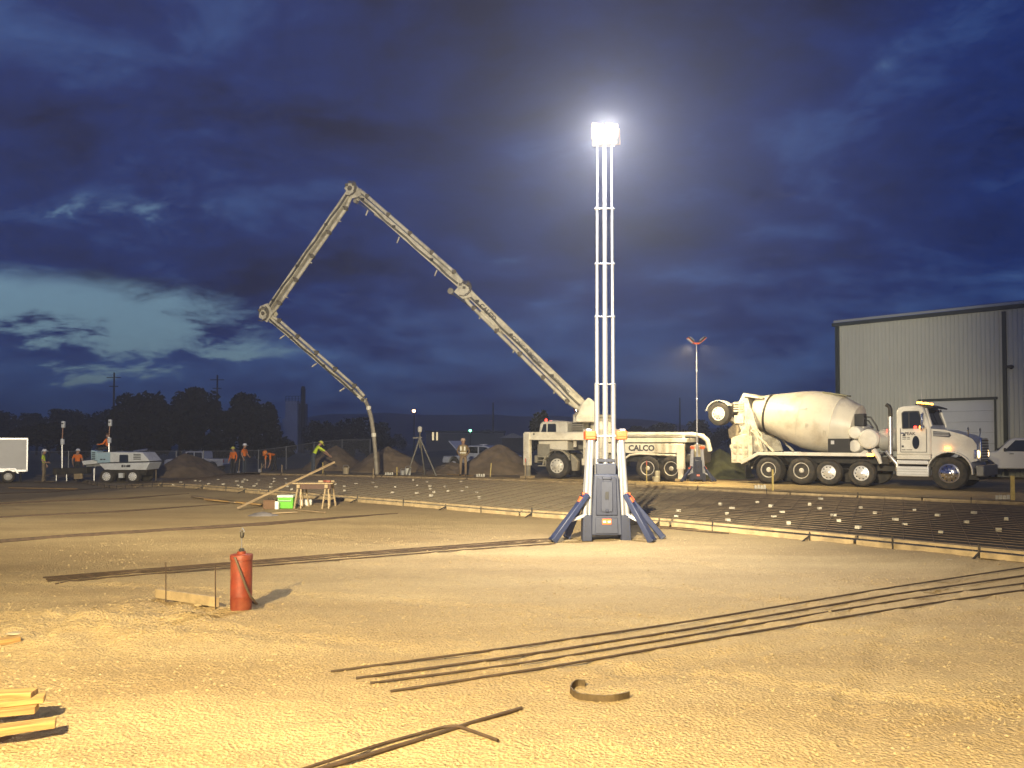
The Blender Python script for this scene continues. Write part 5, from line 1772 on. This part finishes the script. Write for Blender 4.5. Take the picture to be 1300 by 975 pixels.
def vehicle(name, label, cat, loc, rz, prof, wins, wheels, m, width=1.8, extra=None):
    t = thing(name, label, cat, loc, rz)
    hw = width / 2
    body = MB().prism(prof, -hw, hw).build('body', m, t, .05)
    for poly in wins:
        for s in (-1, 1):
            MB().prism(poly, s * hw * .99, s * (hw + .012)).build('side_window', glass, body)
    for x, r in wheels:
        for s in (-1, 1):
            wheel(t, x, s * (hw - .12), r, r, .24, s, alum, False)
    return t, body
vw = mat('car_white', (.70, .71, .72), .3, var=.03, coat=.5)
vs_ = mat('car_silver', (.52, .55, .62), .3, .3, var=.03, coat=.5)
def arch(x, r, z0):
    return [(x + r * math.cos(R(a)), z0 + r * math.sin(R(a))) for a in range(180, -1, -30)]
def pickup(label, loc, rz, crew=True):
    pr = [(-2.7, .55), (-2.72, 1.15), (-.95, 1.17), (-.90, 1.72), (-.80, 1.82), (.55, 1.82), (.75, 1.75), (1.25, 1.22), (2.55, 1.10), (2.72, .95), (2.75, .50)]
    pr += [(p, q) for p, q in [(1.75 + .46 * math.cos(R(a)), .45 + .46 * math.sin(R(a))) for a in range(0, 181, 30)]]
    pr += [(p, q) for p, q in [(-1.75 + .46 * math.cos(R(a)), .45 + .46 * math.sin(R(a))) for a in range(0, 181, 30)]]
    wn = [[(-.80, 1.22), (-.78, 1.66), (-.70, 1.72), (-.12, 1.72), (-.12, 1.22)], [(-.02, 1.22), (-.02, 1.72), (.55, 1.72), (.98, 1.24)]]
    t, body = vehicle('pickup_truck', label, 'pickup', loc, rz, pr, wn, ((1.75, .39), (-1.75, .39)), vw, 1.9)
    MB().box((-1.85, 0, 1.13), (1.6, 1.6, .10)).build('bed_liner', black, t)
    ws = MB().add([(.62, -.82, 1.76), (.62, .82, 1.76), (1.24, .86, 1.25), (1.24, -.86, 1.25), (.60, -.82, 1.73), (.60, .82, 1.73), (1.20, .86, 1.23), (1.20, -.86, 1.23)], [(0, 1, 2, 3), (4, 7, 6, 5), (0, 4, 5, 1), (1, 5, 6, 2), (2, 6, 7, 3), (3, 7, 4, 0)])
    for v in range(len(ws.v)):
        ws.v[v] = (ws.v[v][0] + .03, ws.v[v][1], ws.v[v][2] + .03)
    ws.build('windscreen', glass, body)
    for s in (-1, 1):
        MB().box((2.70, s * .75, .92), (.08, .3, .18)).build('headlamp', mat('unlit_lens', (.6, .6, .6), .15), body, .02)
        MB().box((-2.73, s * .82, .95), (.05, .14, .3)).build('tail_lamp', mat('red_lens', (.35, .02, .02), .3), body, .01)
        for x in (-.15, .90):
            MB().box((x - .2, s * .96, 1.12), (.16, .02, .03)).build('door_handle', black, body)
        MB().box((.95, s * 1.05, 1.30), (.10, .18, .16)).build('mirror', black, body, .02)
        MB().box((-.07, s * .952, .95), (.012, .008, .75)).build('door_seam', black, body)
        MB().box((-.92, s * .952, .85), (.012, .008, .60)).build('door_seam', black, body)
    MB().box((2.78, 0, .62), (.14, 1.9, .2)).build('bumper', chrome, t, .03)
    MB().box((2.74, 0, .90), (.06, 1.1, .26)).build('grille', black, body)
    MB().box((-2.76, 0, .60), (.14, 1.8, .16)).build('bumper', chrome, t, .03)
    return t
p = at(1306, 560, 35.5)
pickup('white crew cab pickup parked at the right edge beside the mixer truck', (p.x, p.y, gz(p.x, p.y) + .01), R(150))
p = at(252, 560, 72)
pickup('far white pickup half hidden behind the low spoil heap', (p.x, p.y, terr(p.x, p.y) + .01), R(176))
def open_car():
    p = at(612, 560, 47)
    pr = [(-2.2, .45), (-2.25, .85), (-1.55, .98), (-1.0, 1.36), (-.7, 1.44), (.3, 1.44), (.55, 1.38), (1.05, .98), (1.1, .86), (2.15, .80), (2.28, .62), (2.28, .4)]
    pr += [(1.45 + .38 * math.cos(R(a)), .40 + .38 * math.sin(R(a))) for a in range(0, 181, 30)]
    pr += [(-1.4 + .38 * math.cos(R(a)), .40 + .38 * math.sin(R(a))) for a in range(0, 181, 30)]
    wn = [[(-1.25, 1.0), (-.85, 1.34), (-.35, 1.37), (-.35, 1.0)], [(-.25, 1.0), (-.25, 1.37), (.28, 1.37), (.85, 1.0)]]
    t, body = vehicle('car', 'silver car with its hood propped open behind the largest dirt heap', 'car', (p.x, p.y, gz(p.x, p.y)), R(150), pr, wn, ((1.45, .33), (-1.4, .33)), vs_, 1.75)
    MB().add([(1.10, -.78, .95), (1.10, .78, .95), (1.95, .72, 1.68), (1.95, -.72, 1.68), (1.07, -.78, 1.0), (1.07, .78, 1.0), (1.92, .72, 1.73), (1.92, -.72, 1.73)], [(0, 1, 2, 3), (4, 7, 6, 5), (0, 4, 5, 1), (1, 5, 6, 2), (2, 6, 7, 3), (3, 7, 4, 0)]).build('hood', vs_, t, .015)
    MB().tube([(1.3, -.6, .9), (1.75, -.6, 1.5)], .012, 6).build('hood_prop', dark, t)
    MB().box((1.65, 0, .78), (.9, 1.3, .12)).build('engine', dark, t)
    for s in (-1, 1):
        MB().box((2.22, s * .6, .72), (.12, .32, .14)).build('headlamp', mat('unlit_lens', (.6, .6, .6), .15), body, .02)
    MB().box((-.1, 0, 1.50), (.5, .06, .05)).box((-.1, 0, 1.46), (.08, .06, .06)).build('roof_rack', alum, body)
open_car()
def dumpster():
    p = at(1290, 560, 38.5)
    rz = math.atan2(-.694, .72)
    t = thing('dumpster', 'dark blue steel skip container behind the front of the mixer truck', 'skip', (p.x, p.y, 0), rz)
    m = mat('skip_blue', (.030, .055, .085), .5, var=.15, dirt=.25, scale=3)
    MB().prism([(-1.9, .12), (1.9, .12), (1.9, 2.30), (-1.9, 2.30)], -.9, .9).build('hull', m, t, .02)
    for k in range(8):
        MB().box((-1.75 + k * .5, -.94, 1.2), (.08, .08, 2.1)).build('rib', m, t, .01)
    MB().box((0, -.95, 2.28), (3.9, .12, .12)).build('top_rail', m, t, .01)
    for x in (-1.5, 1.5):
        MB().box((x, 0, .06), (.2, 1.6, .12)).build('skid', dark, t)
dumpster()
def tripod():
    d = 38.5
    a = at(533, 545, d)
    g = gz(a.x, d)
    t = thing('survey_tripod', 'tall surveying tripod with laser head left of the dirt heap', 'tripod', (a.x, d, g))
    h = a.z - g
    hz = at(533, 556, d).z - g
    kk = d / 1000
    grey = mat('tripod_grey', (.16, .15, .12), .6)
    for fx, fy in ((-15, -.4), (22, -.3), (4, .9)):
        MB().tube([(0, 0, hz), (fx * kk, fy, .0)], [.045, .03], 8).build('leg', grey, t)
    MB().tube([(0, 0, hz - .5), (0, 0, h)], .035, 8).build('centre_post', grey, t)
    MB().lathe([(.05, -.15), (.10, -.12), (.11, .08), (.06, .14)], (0, 0, h), (0, 0, 1), 14).build('laser_head', mat('pale_grey', (.6, .58, .5), .5), t, smooth=True)
    MB().beam((-9 * kk, 0, hz), (3 * kk, 0, hz + .02), .06, .06).build('crossbar', grey, t)
tripod()

# ================================================================== work table, boxes, stakes
def sawhorse_table():
    p = gp(398, 645)
    d = p.y
    t = thing('work_table', 'timber work table on two sawhorses beside the green cooler', 'table', (p.x, d, gz(p.x, d)))
    k = d / 1000
    h = at(398, 613.5, d).z - t.location.z
    top = MB().box((0, .15, h), (51 * k, .55, .03)).build('table_top', oldwood, t, .004)
    MB().box((2 * k, -.10, h - .08), (42 * k, .05, .12)).build('apron', mat('dark_brown_wood', (.09, .05, .035), .8), t)
    for x in (-17 * k, 18 * k):
        MB().box((x, .15, h - .07), (.08, .7, .09)).build('sawhorse_beam', oldwood, t)
        for sx, sy in ((-1, -1), (1, -1), (-1, 1), (1, 1)):
            MB().beam((x + sx * .03, .15 + sy * .22, h - .04), (x + sx * 4 * k, .15 + sy * .40, .0), .034, .03).build('leg', oldwood, t)
    for i in range(5):
        o = MB().box((0, 0, 0), (.12, .07, .05), Matrix.Rotation(i, 3, 'Z')).build('scrap_block', mat('tool_red', (.24, .07, .04), .6) if i % 2 else oldwood, None, .005)
        o.location = (t.location.x + (8 + i * 3.2) * k, d + .1 + .08 * (i % 3), t.location.z + h + .043)
        tag(o, ['timber offcut lying first from the left on the table', 'small red tool case lying second from the left on the table', 'timber offcut in the middle of the table litter', 'small red tool case fourth along the table', 'timber offcut nearest the right end of the table'][i], 'offcut' if i % 2 == 0 else 'tool case')
sawhorse_table()
def grain_mat(name, c0, c1):
    m = bpy.data.materials.new(name)
    m.use_nodes = True
    t = m.node_tree
    b = t.nodes['Principled BSDF']
    tcn = t.nodes.new('ShaderNodeTexCoord')
    inf = t.nodes.new('ShaderNodeObjectInfo')
    ad = t.nodes.new('ShaderNodeVectorMath')
    ad.operation = 'ADD'
    t.links.new(tcn.outputs['Object'], ad.inputs[0])
    t.links.new(inf.outputs['Random'], ad.inputs[1])
    mp = t.nodes.new('ShaderNodeMapping')
    mp.inputs['Scale'].default_value = (2.2, 34, 34)
    t.links.new(ad.outputs[0], mp.inputs[0])
    n = t.nodes.new('ShaderNodeTexNoise')
    n.inputs['Scale'].default_value = 1.4
    n.inputs['Detail'].default_value = 6
    n.inputs['Distortion'].default_value = .7
    t.links.new(mp.outputs[0], n.inputs['Vector'])
    r = t.nodes.new('ShaderNodeValToRGB')
    r.color_ramp.elements[0].position = .36
    r.color_ramp.elements[1].position = .62
    r.color_ramp.elements[0].color = (*c0, 1)
    r.color_ramp.elements[1].color = (*c1, 1)
    t.links.new(n.outputs['Fac'], r.inputs[0])
    t.links.new(r.outputs[0], b.inputs['Base Color'])
    b.inputs['Roughness'].default_value = .75
    bp = t.nodes.new('ShaderNodeBump')
    bp.inputs['Strength'].default_value = .4
    bp.inputs['Distance'].default_value = .004
    t.links.new(n.outputs['Fac'], bp.inputs['Height'])
    t.links.new(bp.outputs[0], b.inputs['Normal'])
    return m
GRAIN = {'pine_wood': grain_mat('pine_grain', (.22, .12, .04), (.42, .27, .095)), 'weathered_wood': grain_mat('weathered_grain', (.13, .09, .05), (.30, .22, .12))}
def plank(name, label, p, q, w, h, m=wood, cat='plank', group=None):
    p, q = Vector(p), Vector(q)
    c = (p + q) / 2
    l = (q - p).length
    o = MB().box((0, 0, 0), (l, w, h)).build(name, GRAIN[m.name], None, .003)
    o.location = c
    ex = (q - p).normalized()
    ey = Vector((0, 0, 1)).cross(ex).normalized()
    o.rotation_euler = Matrix((ex, ey, ex.cross(ey))).transposed().to_euler()
    return tag(o, label, cat, group)
pa = gp(301, 648)
tb = gp(398, 645)
pb = at(425, 586.5, tb.y + .75)
plank('plank', 'long pale plank leaning up across the sawhorse table', (pa.x, pa.y, gz(pa.x, pa.y) + .05), pb,   .03, .055, oldwood)
def cooler():
    p = gp(362, 646)
    k = p.y / 1000
    t = thing('cool_box', 'green cool box with pale lid beside the table', 'cooler', (p.x, p.y, gz(p.x, p.y) + .005))
    g = mat('bright_green', (.10, .38, .02), .5, var=.1)
    MB().box((0, .15, 7 * k), (19.5 * k, .32, 14 * k)).build('tub', g, t, .015)
    MB().box((0, .15, 15.5 * k), (20.5 * k, .34, 3 * k)).build('lid', mat('pale_lid', (.55, .60, .50), .6), t, .01)
    MB().tube([(-8 * k, -.03, 12.5 * k), (-8 * k, -.05, 10 * k), (8 * k, -.05, 10 * k), (8 * k, -.03, 12.5 * k)], .008, 6).build('handle', alum, t)
    p = gp(341.5, 646.5)
    t = thing('tool_box', 'brown wooden tool box left of the green cooler', 'tool box', (p.x, p.y, gz(p.x, p.y) + .005))
    b = mat('brown_box', (.13, .07, .035), .8, var=.2)
    MB().box((0, .12, 5 * k), (15 * k, .24, 10 * k)).build('case', b, t, .008)
    MB().box((0, .12, 10.6 * k), (15.6 * k, .25, 1.2 * k)).build('lid', b, t, .006)
    MB().tube([(-3 * k, .12, 11 * k), (-3 * k, .12, 13 * k), (3 * k, .12, 13 * k), (3 * k, .12, 11 * k)], .008, 6).build('handle', dark, t)
    p = gp(351, 647)
    o = MB().prism([(-.045, 0), (.045, 0), (.045, .17), (.02, .20), (-.045, .20)], 0, .12).build('white_jug', mat('white_plastic', (.66, .66, .60), .5), None, .01)
    o.location = (p.x, p.y, gz(p.x, p.y) + .005)
    tag(o, 'small white plastic jug between the tool box and green cooler', 'jug')
    for i, px in enumerate((384, 391)):
        p = gp(px, 642)
        o = MB().lathe([(.07, 0), (.10, .03), (.11, .14), (.10, .16), (.06, .17)], (0, 0, 0), (0, 0, 1), 14).build('bucket', mat('white_plastic', (.66, .66, .60), .5), None, smooth=True)
        o.location = (p.x, p.y, gz(p.x, p.y))
        tag(o, ['small white bucket under the table, left one', 'small white bucket under the table, right one'][i], 'bucket')
    p = gp(334, 655)
    b = MB()
    vs, fs = [], []
    n = 14
    for j in range(6):
        for i in range(n):
            an = 2 * math.pi * i / n
            r_ = (1 - (j / 5.) ** 2 * .9) * (1 + .25 * noise.noise((math.cos(an) * 2, math.sin(an) * 2, j * .5)))
            vs.append((.34 * r_ * math.cos(an), .13 * r_ * math.sin(an), .10 * j / 5 + .02 * noise.noise((an, j, 3.))))
    fs = [(j * n + i, j * n + (i + 1) % n, (j + 1) * n + (i + 1) % n, (j + 1) * n + i) for j in range(5) for i in range(n)] + [tuple(5 * n + i for i in range(n))]
    b.add(vs, fs)
    o = b.build('tool_bag', mat('grey_canvas', (.11, .10, .10), .9, var=.3), None, smooth=True)
    o.location = (p.x, p.y, gz(p.x, p.y) - .005)
    tag(o, 'slumped grey canvas tool bag on the ground below the tool box', 'bag')
    a, c = gp(345, 653), gp(377, 651.5)
    plank('plank', 'short board on the ground right of the canvas bag', a + Vector((0, 0, .03)), c + Vector((0, 0, .03)), .10, .03, oldwood)
    a, c = gp(376, 648.5), gp(412, 652)
    plank('plank', 'thin board on the ground below the sawhorse table', a + Vector((0, 0, .03)), c + Vector((0, 0, .03)), .09, .03, oldwood)
cooler()
for i, (x0, y0, x1, y1, lab) in enumerate(((12, 620.5, 97, 622, 'long pale board lying on the ground near the trailer'), (245, 632, 300, 640, 'long board lying left of the leaning plank, upper one'), (262, 636, 345, 644, 'long board lying left of the tool box, lower one'), (45, 612, 68, 612.5, 'short board beside the feet of the worker in yellow'),
        (562, 603, 600, 605.5, 'board lying by the boots of the man in tan vest'), (530, 600, 560, 603, 'board lying right of the white bucket by the tripod'), (640, 609.5, 700, 611.5, 'board on the far bank below the pump truck'))):
    a, c = gp(x0, y0), gp(x1, y1)
    plank('plank', lab, a + Vector((0, 0, .05)), c + Vector((0, 0, .05)), .14, .04, oldwood if i % 2 else wood)

def stake(px, y0, y1, label, w, m, tip=None, rake=0.):
    p = gp(px, y1)
    h = at(px, y0, p.y).z - gz(p.x, p.y)
    t = thing('survey_stake', label, 'stake', (p.x, p.y, gz(p.x, p.y)), group='wooden stakes around the slab')
    MB().beam((0, 0, -.1), (rake, 0, h), w, .03).build('lath', m, t)
    if tip:
        MB().beam((rake * .82, 0, h * .82), (rake * 1.002, 0, h + .005), w * 1.15, .036).build('painted_tip', tip, t)
ylw = mat('stake_yellow', (.60, .46, .14), .7, var=.15)
redp = mat('stake_red', (.55, .10, .06), .6)
stake(504, 593, 607, 'yellow stake left of the white bucket by the tripod', .09, ylw)
stake(474, 595, 609, 'thin stake just left of the hose end', .05, oldwood)
stake(622, 588, 608, 'leaning yellow stake right of the man in tan vest', .09, ylw, None, .06)
stake(667, 582, 609, 'red tipped stake left of the pump truck outrigger', .05, oldwood, redp)
stake(821, 585, 616, 'red tipped stake in front of the pump truck rear wheel', .05, ylw, redp)
stake(981, 596, 628, 'yellow post in front of the mixer rear wheel', .09, ylw)
stake(1286, 604, 641, 'yellow post below the white pickup at right', .14, ylw)
stake(410, 587, 604, 'stake beside the leaning worker in yellow', .07, ylw)
stake(332, 588, 600, 'pale stake left of the bent orange worker', .06, oldwood)
stake(358, 590, 603, 'pale stake right of the bent orange worker', .06, oldwood)
stake(198, 595, 612, 'thin stake just right of the screed machine', .04, oldwood)
chair_m = mat('pale_plastic', (.60, .58, .50), .6)
for i, (px, py, lab) in enumerate(((965, 625, 'cluster of pale rebar chairs left of the post by the mixer'), (1273, 640, 'cluster of pale rebar chairs left of the post by the pickup'), (610, 608.5, 'cluster of pale rebar chairs left of the leaning stake'), (494, 606.5, 'cluster of pale rebar chairs right of the hose end'))):
    p = gp(px, py)
    t = thing('rebar_chairs', lab, 'rebar chairs', (p.x, p.y, gz(p.x, p.y)), group='clusters of rebar chairs')
    for k in range(4):
        x = (k - 1.5) * .10
        MB().beam((x - .03, 0, 0), (x - .015, 0, .22 + .03 * (k % 2)), .03, .03).beam((x + .03, 0, 0), (x + .015, 0, .22 + .03 * (k % 2)), .03, .03).box((x, 0, .22), (.06, .04, .03)).build('chair', chair_m, t)
def bucket(px, py, r, h, lab, m):
    p = gp(px, py)
    t = thing('bucket', lab, 'bucket', (p.x, p.y, gz(p.x, p.y)))
    MB().lathe([(r * .82, 0), (r, h * .96), (r * 1.06, h * .96), (r * 1.06, h), (r * .9, h), (r * .75, h * .2)], (0, 0, 0), (0, 0, 1), 18).build('pail', m, t, smooth=True)
    MB().tube([(-r, 0, h * .95), (-r * .6, -.02, h * 1.3), (r * .6, -.02, h * 1.3), (r, 0, h * .95)], .012, 6).build('bail', steel, t)
wpl = mat('white_plastic', (.66, .66, .60), .5)
bucket(518, 604, .15, .36, 'white bucket standing below the survey tripod', wpl)
bucket(511, 604, .12, .26, 'smaller grey bucket left of the white one by the tripod', mat('grey_bucket', (.35, .35, .34), .6))
bucket(439, 604, .16, .40, 'dusty pail between the two dirt heaps behind the table', mat('dusty_pail', (.36, .30, .20), .8))
p = gp(833, 615)
for i, (dx, w, h, lab) in enumerate(((0, .26, .20, 'pale box on the bank between the pump truck rear wheels'), (.09, .18, .42, 'upright pale carton behind the box by the pump truck wheels'))):
    o = MB().box((0, 0, h / 2), (w, .2, h)).build('carton', mat('pale_card', (.62, .57, .40), .8), None, .01)
    o.location = (p.x + dx, p.y + .22 * i, gz(p.x, p.y) + .10)
    tag(o, lab, 'box')
# water and hand tools by the orange pair
for i, (px, y0, y1, lab) in enumerate(((303, 585, 601, 'shovel handle held upright between the orange pair'), (330, 590, 600, 'grey hand tool lying right of the orange pair'))):
    p = at(px, 590, 46.2)
    t = thing('hand_tool', lab, 'shovel', (p.x, p.y, gz(p.x, p.y)))
    MB().tube([(0, 0, .1), (.06 if i == 0 else .25, 0, .95 if i == 0 else .5)], .02, 6).build('shaft', oldwood, t)
    MB().prism([(-.10, -.02), (.10, -.02), (.08, .22), (-.08, .22)], -.012, .012).build('blade', steel, t)

# ================================================================== foreground
def bar(label, pts, r, cat='rebar', group=None, n=10, m=rebar_m, lift=None):
    ws = [gp(*p) for p in pts]
    path = []
    for a, b in zip(ws, ws[1:]):
        for k in range(n):
            path.append(a.lerp(b, k / n))
    path.append(ws[-1])
    # relax the corners a little
    for it in range(6):
        path = [path[0]] + [(path[i - 1] + path[i] * 2 + path[i + 1]) / 4 for i in range(1, len(path) - 1)] + [path[-1]]
    for i, q in enumerate(path):
        q.z = gz(q.x, q.y) + r * .8 + (lift or 0)
    zs = [q.z for q in path]
    lo = list(zs)
    for it in range(160):                # a stiff bar rests on the high spots and dips only slightly into the sand
        zs = [zs[0]] + [max(lo[i] - .0035, (zs[i - 1] + zs[i + 1]) / 2) for i in range(1, len(zs) - 1)] + [zs[-1]]
    c = path[0].copy()
    mb = MB().tube([Vector((q.x, q.y, z)) - c for q, z in zip(path, zs)], r, 8)
    o = mb.build('rebar', m, None, smooth=True)
    o.location = c
    return tag(o, label, cat, group)
G1 = 'four long rebars fanned out on the sand'
bar('long rebar, uppermost of the four lying across the foreground at right', [(420, 852.5), (660, 823), (870, 793), (1130, 749), (1330, 716)], .0095, group=G1)
bar('long rebar, second down of the four lying across the foreground at right', [(452, 862.5), (660, 835), (870, 803), (1130, 759), (1330, 726)], .0105, group=G1)
bar('long rebar, third down of the four lying across the foreground at right', [(470, 868.5), (660, 845), (870, 811), (1130, 767), (1330, 736)], .009, group=G1)
bar('long rebar, lowest of the four lying across the foreground at right', [(496, 878.5), (700, 850), (870, 821), (1130, 778), (1330, 746)], .0105, group=G1)
G2 = 'rebars running from the left to the light tower'
for i, (o0, o1, w) in enumerate((((54, 735), (705, 683.5), 'uppermost'), ((58, 737), (705, 685), 'second'), ((60, 738.5), (705, 687), 'third'), ((70, 740), (705, 690), 'lowest'))):
    mid = ((o0[0] + o1[0]) / 2, (o0[1] + o1[1]) / 2)
    bar('long rebar behind the red cylinder, %s of the four running to the tower' % w, [o0, mid, o1], .010, group=G2, n=20)
for j, (a, m_, b, w, g, nb) in enumerate((((-25, 687), (330, 665), (505, 652), 'nearest dark strip on the left', 'rebars of the nearest left bundle', 4), ((-25, 657.5), (150, 649), (292, 640), 'middle dark strip on the left', 'rebars of the middle left bundle', 3), ((-25, 640.5), (150, 633), (240, 627), 'far dark strip on the left', 'rebars of the far left bundle', 3), ((-25, 627.5), (60, 624.5), (130, 620), 'farthest dark strip on the left', 'rebars of the farthest left bundle', 2))):
    for i in range(nb):
        e = i * (.85 if j == 0 else .6)
        bar('dark rebar number %s from the top in the %s' % (('one', 'two', 'three', 'four', 'five')[i], w), [(a[0], a[1] + e * .9), (m_[0] + i * 3, m_[1] + e), (b[0] - i * 9, b[1] + e)], .010 if j else .011, group=g, n=24)
for i in range(3):
    bar('rebar %s of three right of the light tower beside the edge form' % ('uppermost', 'in the middle', 'lowest')[i], [(838, 666 + i * 2.2), (880, 669 + i * 2.4), (925, 673 + i * 2.3)], .012, group='three rebars by the edge form')
bar('thick rebar in the front foreground running to the lower edge', [(380, 983), (575, 928.5), (662, 900.5)], .013)
bar('thinner rebar laid against the thick one in front, bent at its end', [(368, 982), (480, 947), (562, 926), (574, 925.5), (585, 928), (632, 947)], .0095, lift=.008)
def strap():
    ps = [gp(*p) for p in ((743, 870.5), (733, 869), (726, 873), (723.5, 879), (727, 884), (738, 887.5), (752, 890.5), (768, 892), (786, 892), (799, 888.5))]
    c = ps[0].copy()
    ps2 = []
    for a, b in zip(ps, ps[1:]):
        ps2 += [a.lerp(b, k / 3) for k in range(3)]
    ps2.append(ps[-1])
    for it in range(2):
        ps2 = [ps2[0]] + [(ps2[i - 1] + ps2[i] * 2 + ps2[i + 1]) / 4 for i in range(1, len(ps2) - 1)] + [ps2[-1]]
    vs, fs = [], []
    for i, q in enumerate(ps2):
        d = (ps2[min(i + 1, len(ps2) - 1)] - ps2[max(i - 1, 0)]).normalized()
        n = Vector((-d.y, d.x, 0)) * .004
        z = gz(q.x, q.y) - .003
        h = .048
        b = Vector((q.x, q.y, z)) - c
        vs += [b + n, b - n, b - n + Vector((0, 0, h)), b + n + Vector((0, 0, h))]
    m = len(ps2)
    for i in range(m - 1):
        for k in range(4):
            fs.append((i * 4 + k, i * 4 + (k + 1) % 4, (i + 1) * 4 + (k + 1) % 4, (i + 1) * 4 + k))
    fs += [(0, 1, 2, 3), tuple((m - 1) * 4 + k for k in range(4))]
    o = MB().add(vs, fs).build('steel_strap', mat('rusty_strap', (.12, .085, .045), .6, .5, var=.4, scale=14), None)
    o.location = c
    tag(o, 'curved strip of rusty steel strap standing on edge in the sand', 'strap')
strap()
def cylinder():
    p = on(306, 781)
    t = thing('pressure_sprayer', 'rusty red pressure cylinder with hose and pump rod standing on the sand', 'cylinder', p, R(12))
    k = p.y / 1000
    red = mat('faded_red_paint', (.21, .034, .014), .55, .1, var=.35, scale=9, dirt=.5, dirtcol=(.20, .09, .04), bump=.15, bscale=30)
    h = 64 * k
    r = 13.2 * k
    MB().lathe([(r * .96, -.02), (r, .012), (r, h * .22), (r * 1.012, h * .23), (r, h * .24), (r, h * .9), (r * .96, h * .96), (r * .75, h * 1.02), (r * .4, h * 1.06), (r * .4, h * 1.10), (r * .1, h * 1.11)], (0, 0, 0), (0, 0, 1), 32).build('tank', red, t, smooth=True)
    MB().lathe([(r * .95, h * .93), (r * 1.06, h * .94), (r * 1.06, h * 1.02), (r * 1.0, h * 1.04)], (0, 0, 0), (0, 0, 1), 32).build('collar', red, t, smooth=True)
    MB().lathe([(.026, 0), (.026, .03), (.018, .04)], (0, 0, h * 1.08), (0, 0, 1), 12).build('cap', dark, t)
    MB().tube([(0, 0, h * 1.08), (-.002, 0, h * 1.36)], .006, 8).build('pump_rod', steel, t)
    hd = MB().lathe([(.008, 0), (.02, .01), (.022, .05), (.010, .07)], (0, 0, h * 1.36), (.1, 0, 1), 10).build('valve', dark, t, smooth=True)
    MB().tube([(.0, 0, h * 1.40), (.022, -.01, h * 1.50), (.005, .0, h * 1.56), (-.016, 0, h * 1.48)], .006, 6).build('handle', steel, t, smooth=True)
    MB().tube([(-.07, -.02, h * 1.02), (-.045, -r * 1.05, h * 1.0), (-.02, -r * 1.18, h * .88), (.02, -r * 1.2, h * .66), (.06, -r * 1.1, h * .42), (r * .92, -r * .75, h * .24), (r * 1.25, -.03, .06), (r * 1.35, .08, .012), (r * .9, .16, .012)], .0115, 10).build('hose', mat('brown_hose', (.10, .065, .04), .6), t, smooth=True)
cylinder()
def stake_board():
    a, b = on(199, 766), on(276, 782)
    t = thing('staked_board', 'weathered board on edge between two thin rods left of the red cylinder', 'board', a)
    a0 = Vector((0, 0, 0))
    b0 = b - a
    MB().beam(a0 + Vector((0, 0, .055)), b0 + Vector((0, 0, .055)), .038, .095).build('board', oldwood, t, .003)
    for px, y1, y0, f in ((213, 766, 718, .18), (274.5, 782, 728, .985)):
        q = a0.lerp(b0, f)
        d = (a + q).y
        h = (y1 - y0) * d / 1000
        MB().tube([q + Vector((.0, -.028, -.05)), q + Vector((-.004, -.03, h))], .006, 6).build('rod', rebar_m, t)
    MB().beam(b0 * .62 + Vector((.05, -.10, .012)), b0 * .62 + Vector((.20, -.02, .014)), .05, .018).build('splinter', oldwood, t)
stake_board()
def lumber():
    g = 'pine boards stacked at the lower left'
    rows = ((44, 880, -60, 884, .17, .036, 'uppermost short pine board in the lower left stack'), (57, 886, -70, 900, .14, .034, 'second pine board of the lower left stack, reaching furthest but one'),
            (47, 899, -70, 910, .10, .040, 'third pine board of the lower left stack, set back'), (71, 917, -70, 936, .075, .040, 'lowest pine board of the lower left stack, reaching furthest right'))
    for (x0, y0, x1, y1, z, th, lab) in rows:
        def lift(px, py):
            d = ray(px, py)
            tt = (CH - z) / -d.z
            return Vector((0, 0, CH)) + d * tt
        a, b = lift(x0, y0), lift(x1, y1)
        plank('board', lab, a, b, .10, th, wood, 'board', g)
    a, b = on(25, 819, .02), on(-60, 832, .02)
    plank('board', 'single pine board end above the lower left stack', a, b, .09, .045, wood, 'board')
    for i, (py, h, lab) in enumerate(((905, .12, 'hidden bearer under the back of the lower left boards'), )):
        c = gp(-25, py)
        d2 = gp(-45, 935)
        plank('bearer', lab, (c.x, c.y, gz(c.x, c.y) + .03), (d2.x, d2.y, gz(d2.x, d2.y) + .03), .09, .07, oldwood, 'board')
lumber()
# litter
for i, (px, py, s, lab) in enumerate(((1200, 690, .10, 'flat scrap of pale plastic below the edge form at right'), (1205, 711, .03, 'small dark clod right of centre on the bare sand'), (18, 812, .05, 'dark clod right of the single board end'))):
    p = on(px - 0, py)
    o = MB().lathe([(s * .5, 0), (s, s * .15), (s * .7, s * .35), (s * .1, s * .4)], (0, 0, 0), (0, 0, 1), 9).build('scrap' if i == 0 else 'clod', chair_m if i == 0 else crusty, None)
    o.location = p
    o.scale = (1.6, 1., .35 if i == 0 else 1)
    tag(o, lab, 'litter' if i == 0 else 'clod')
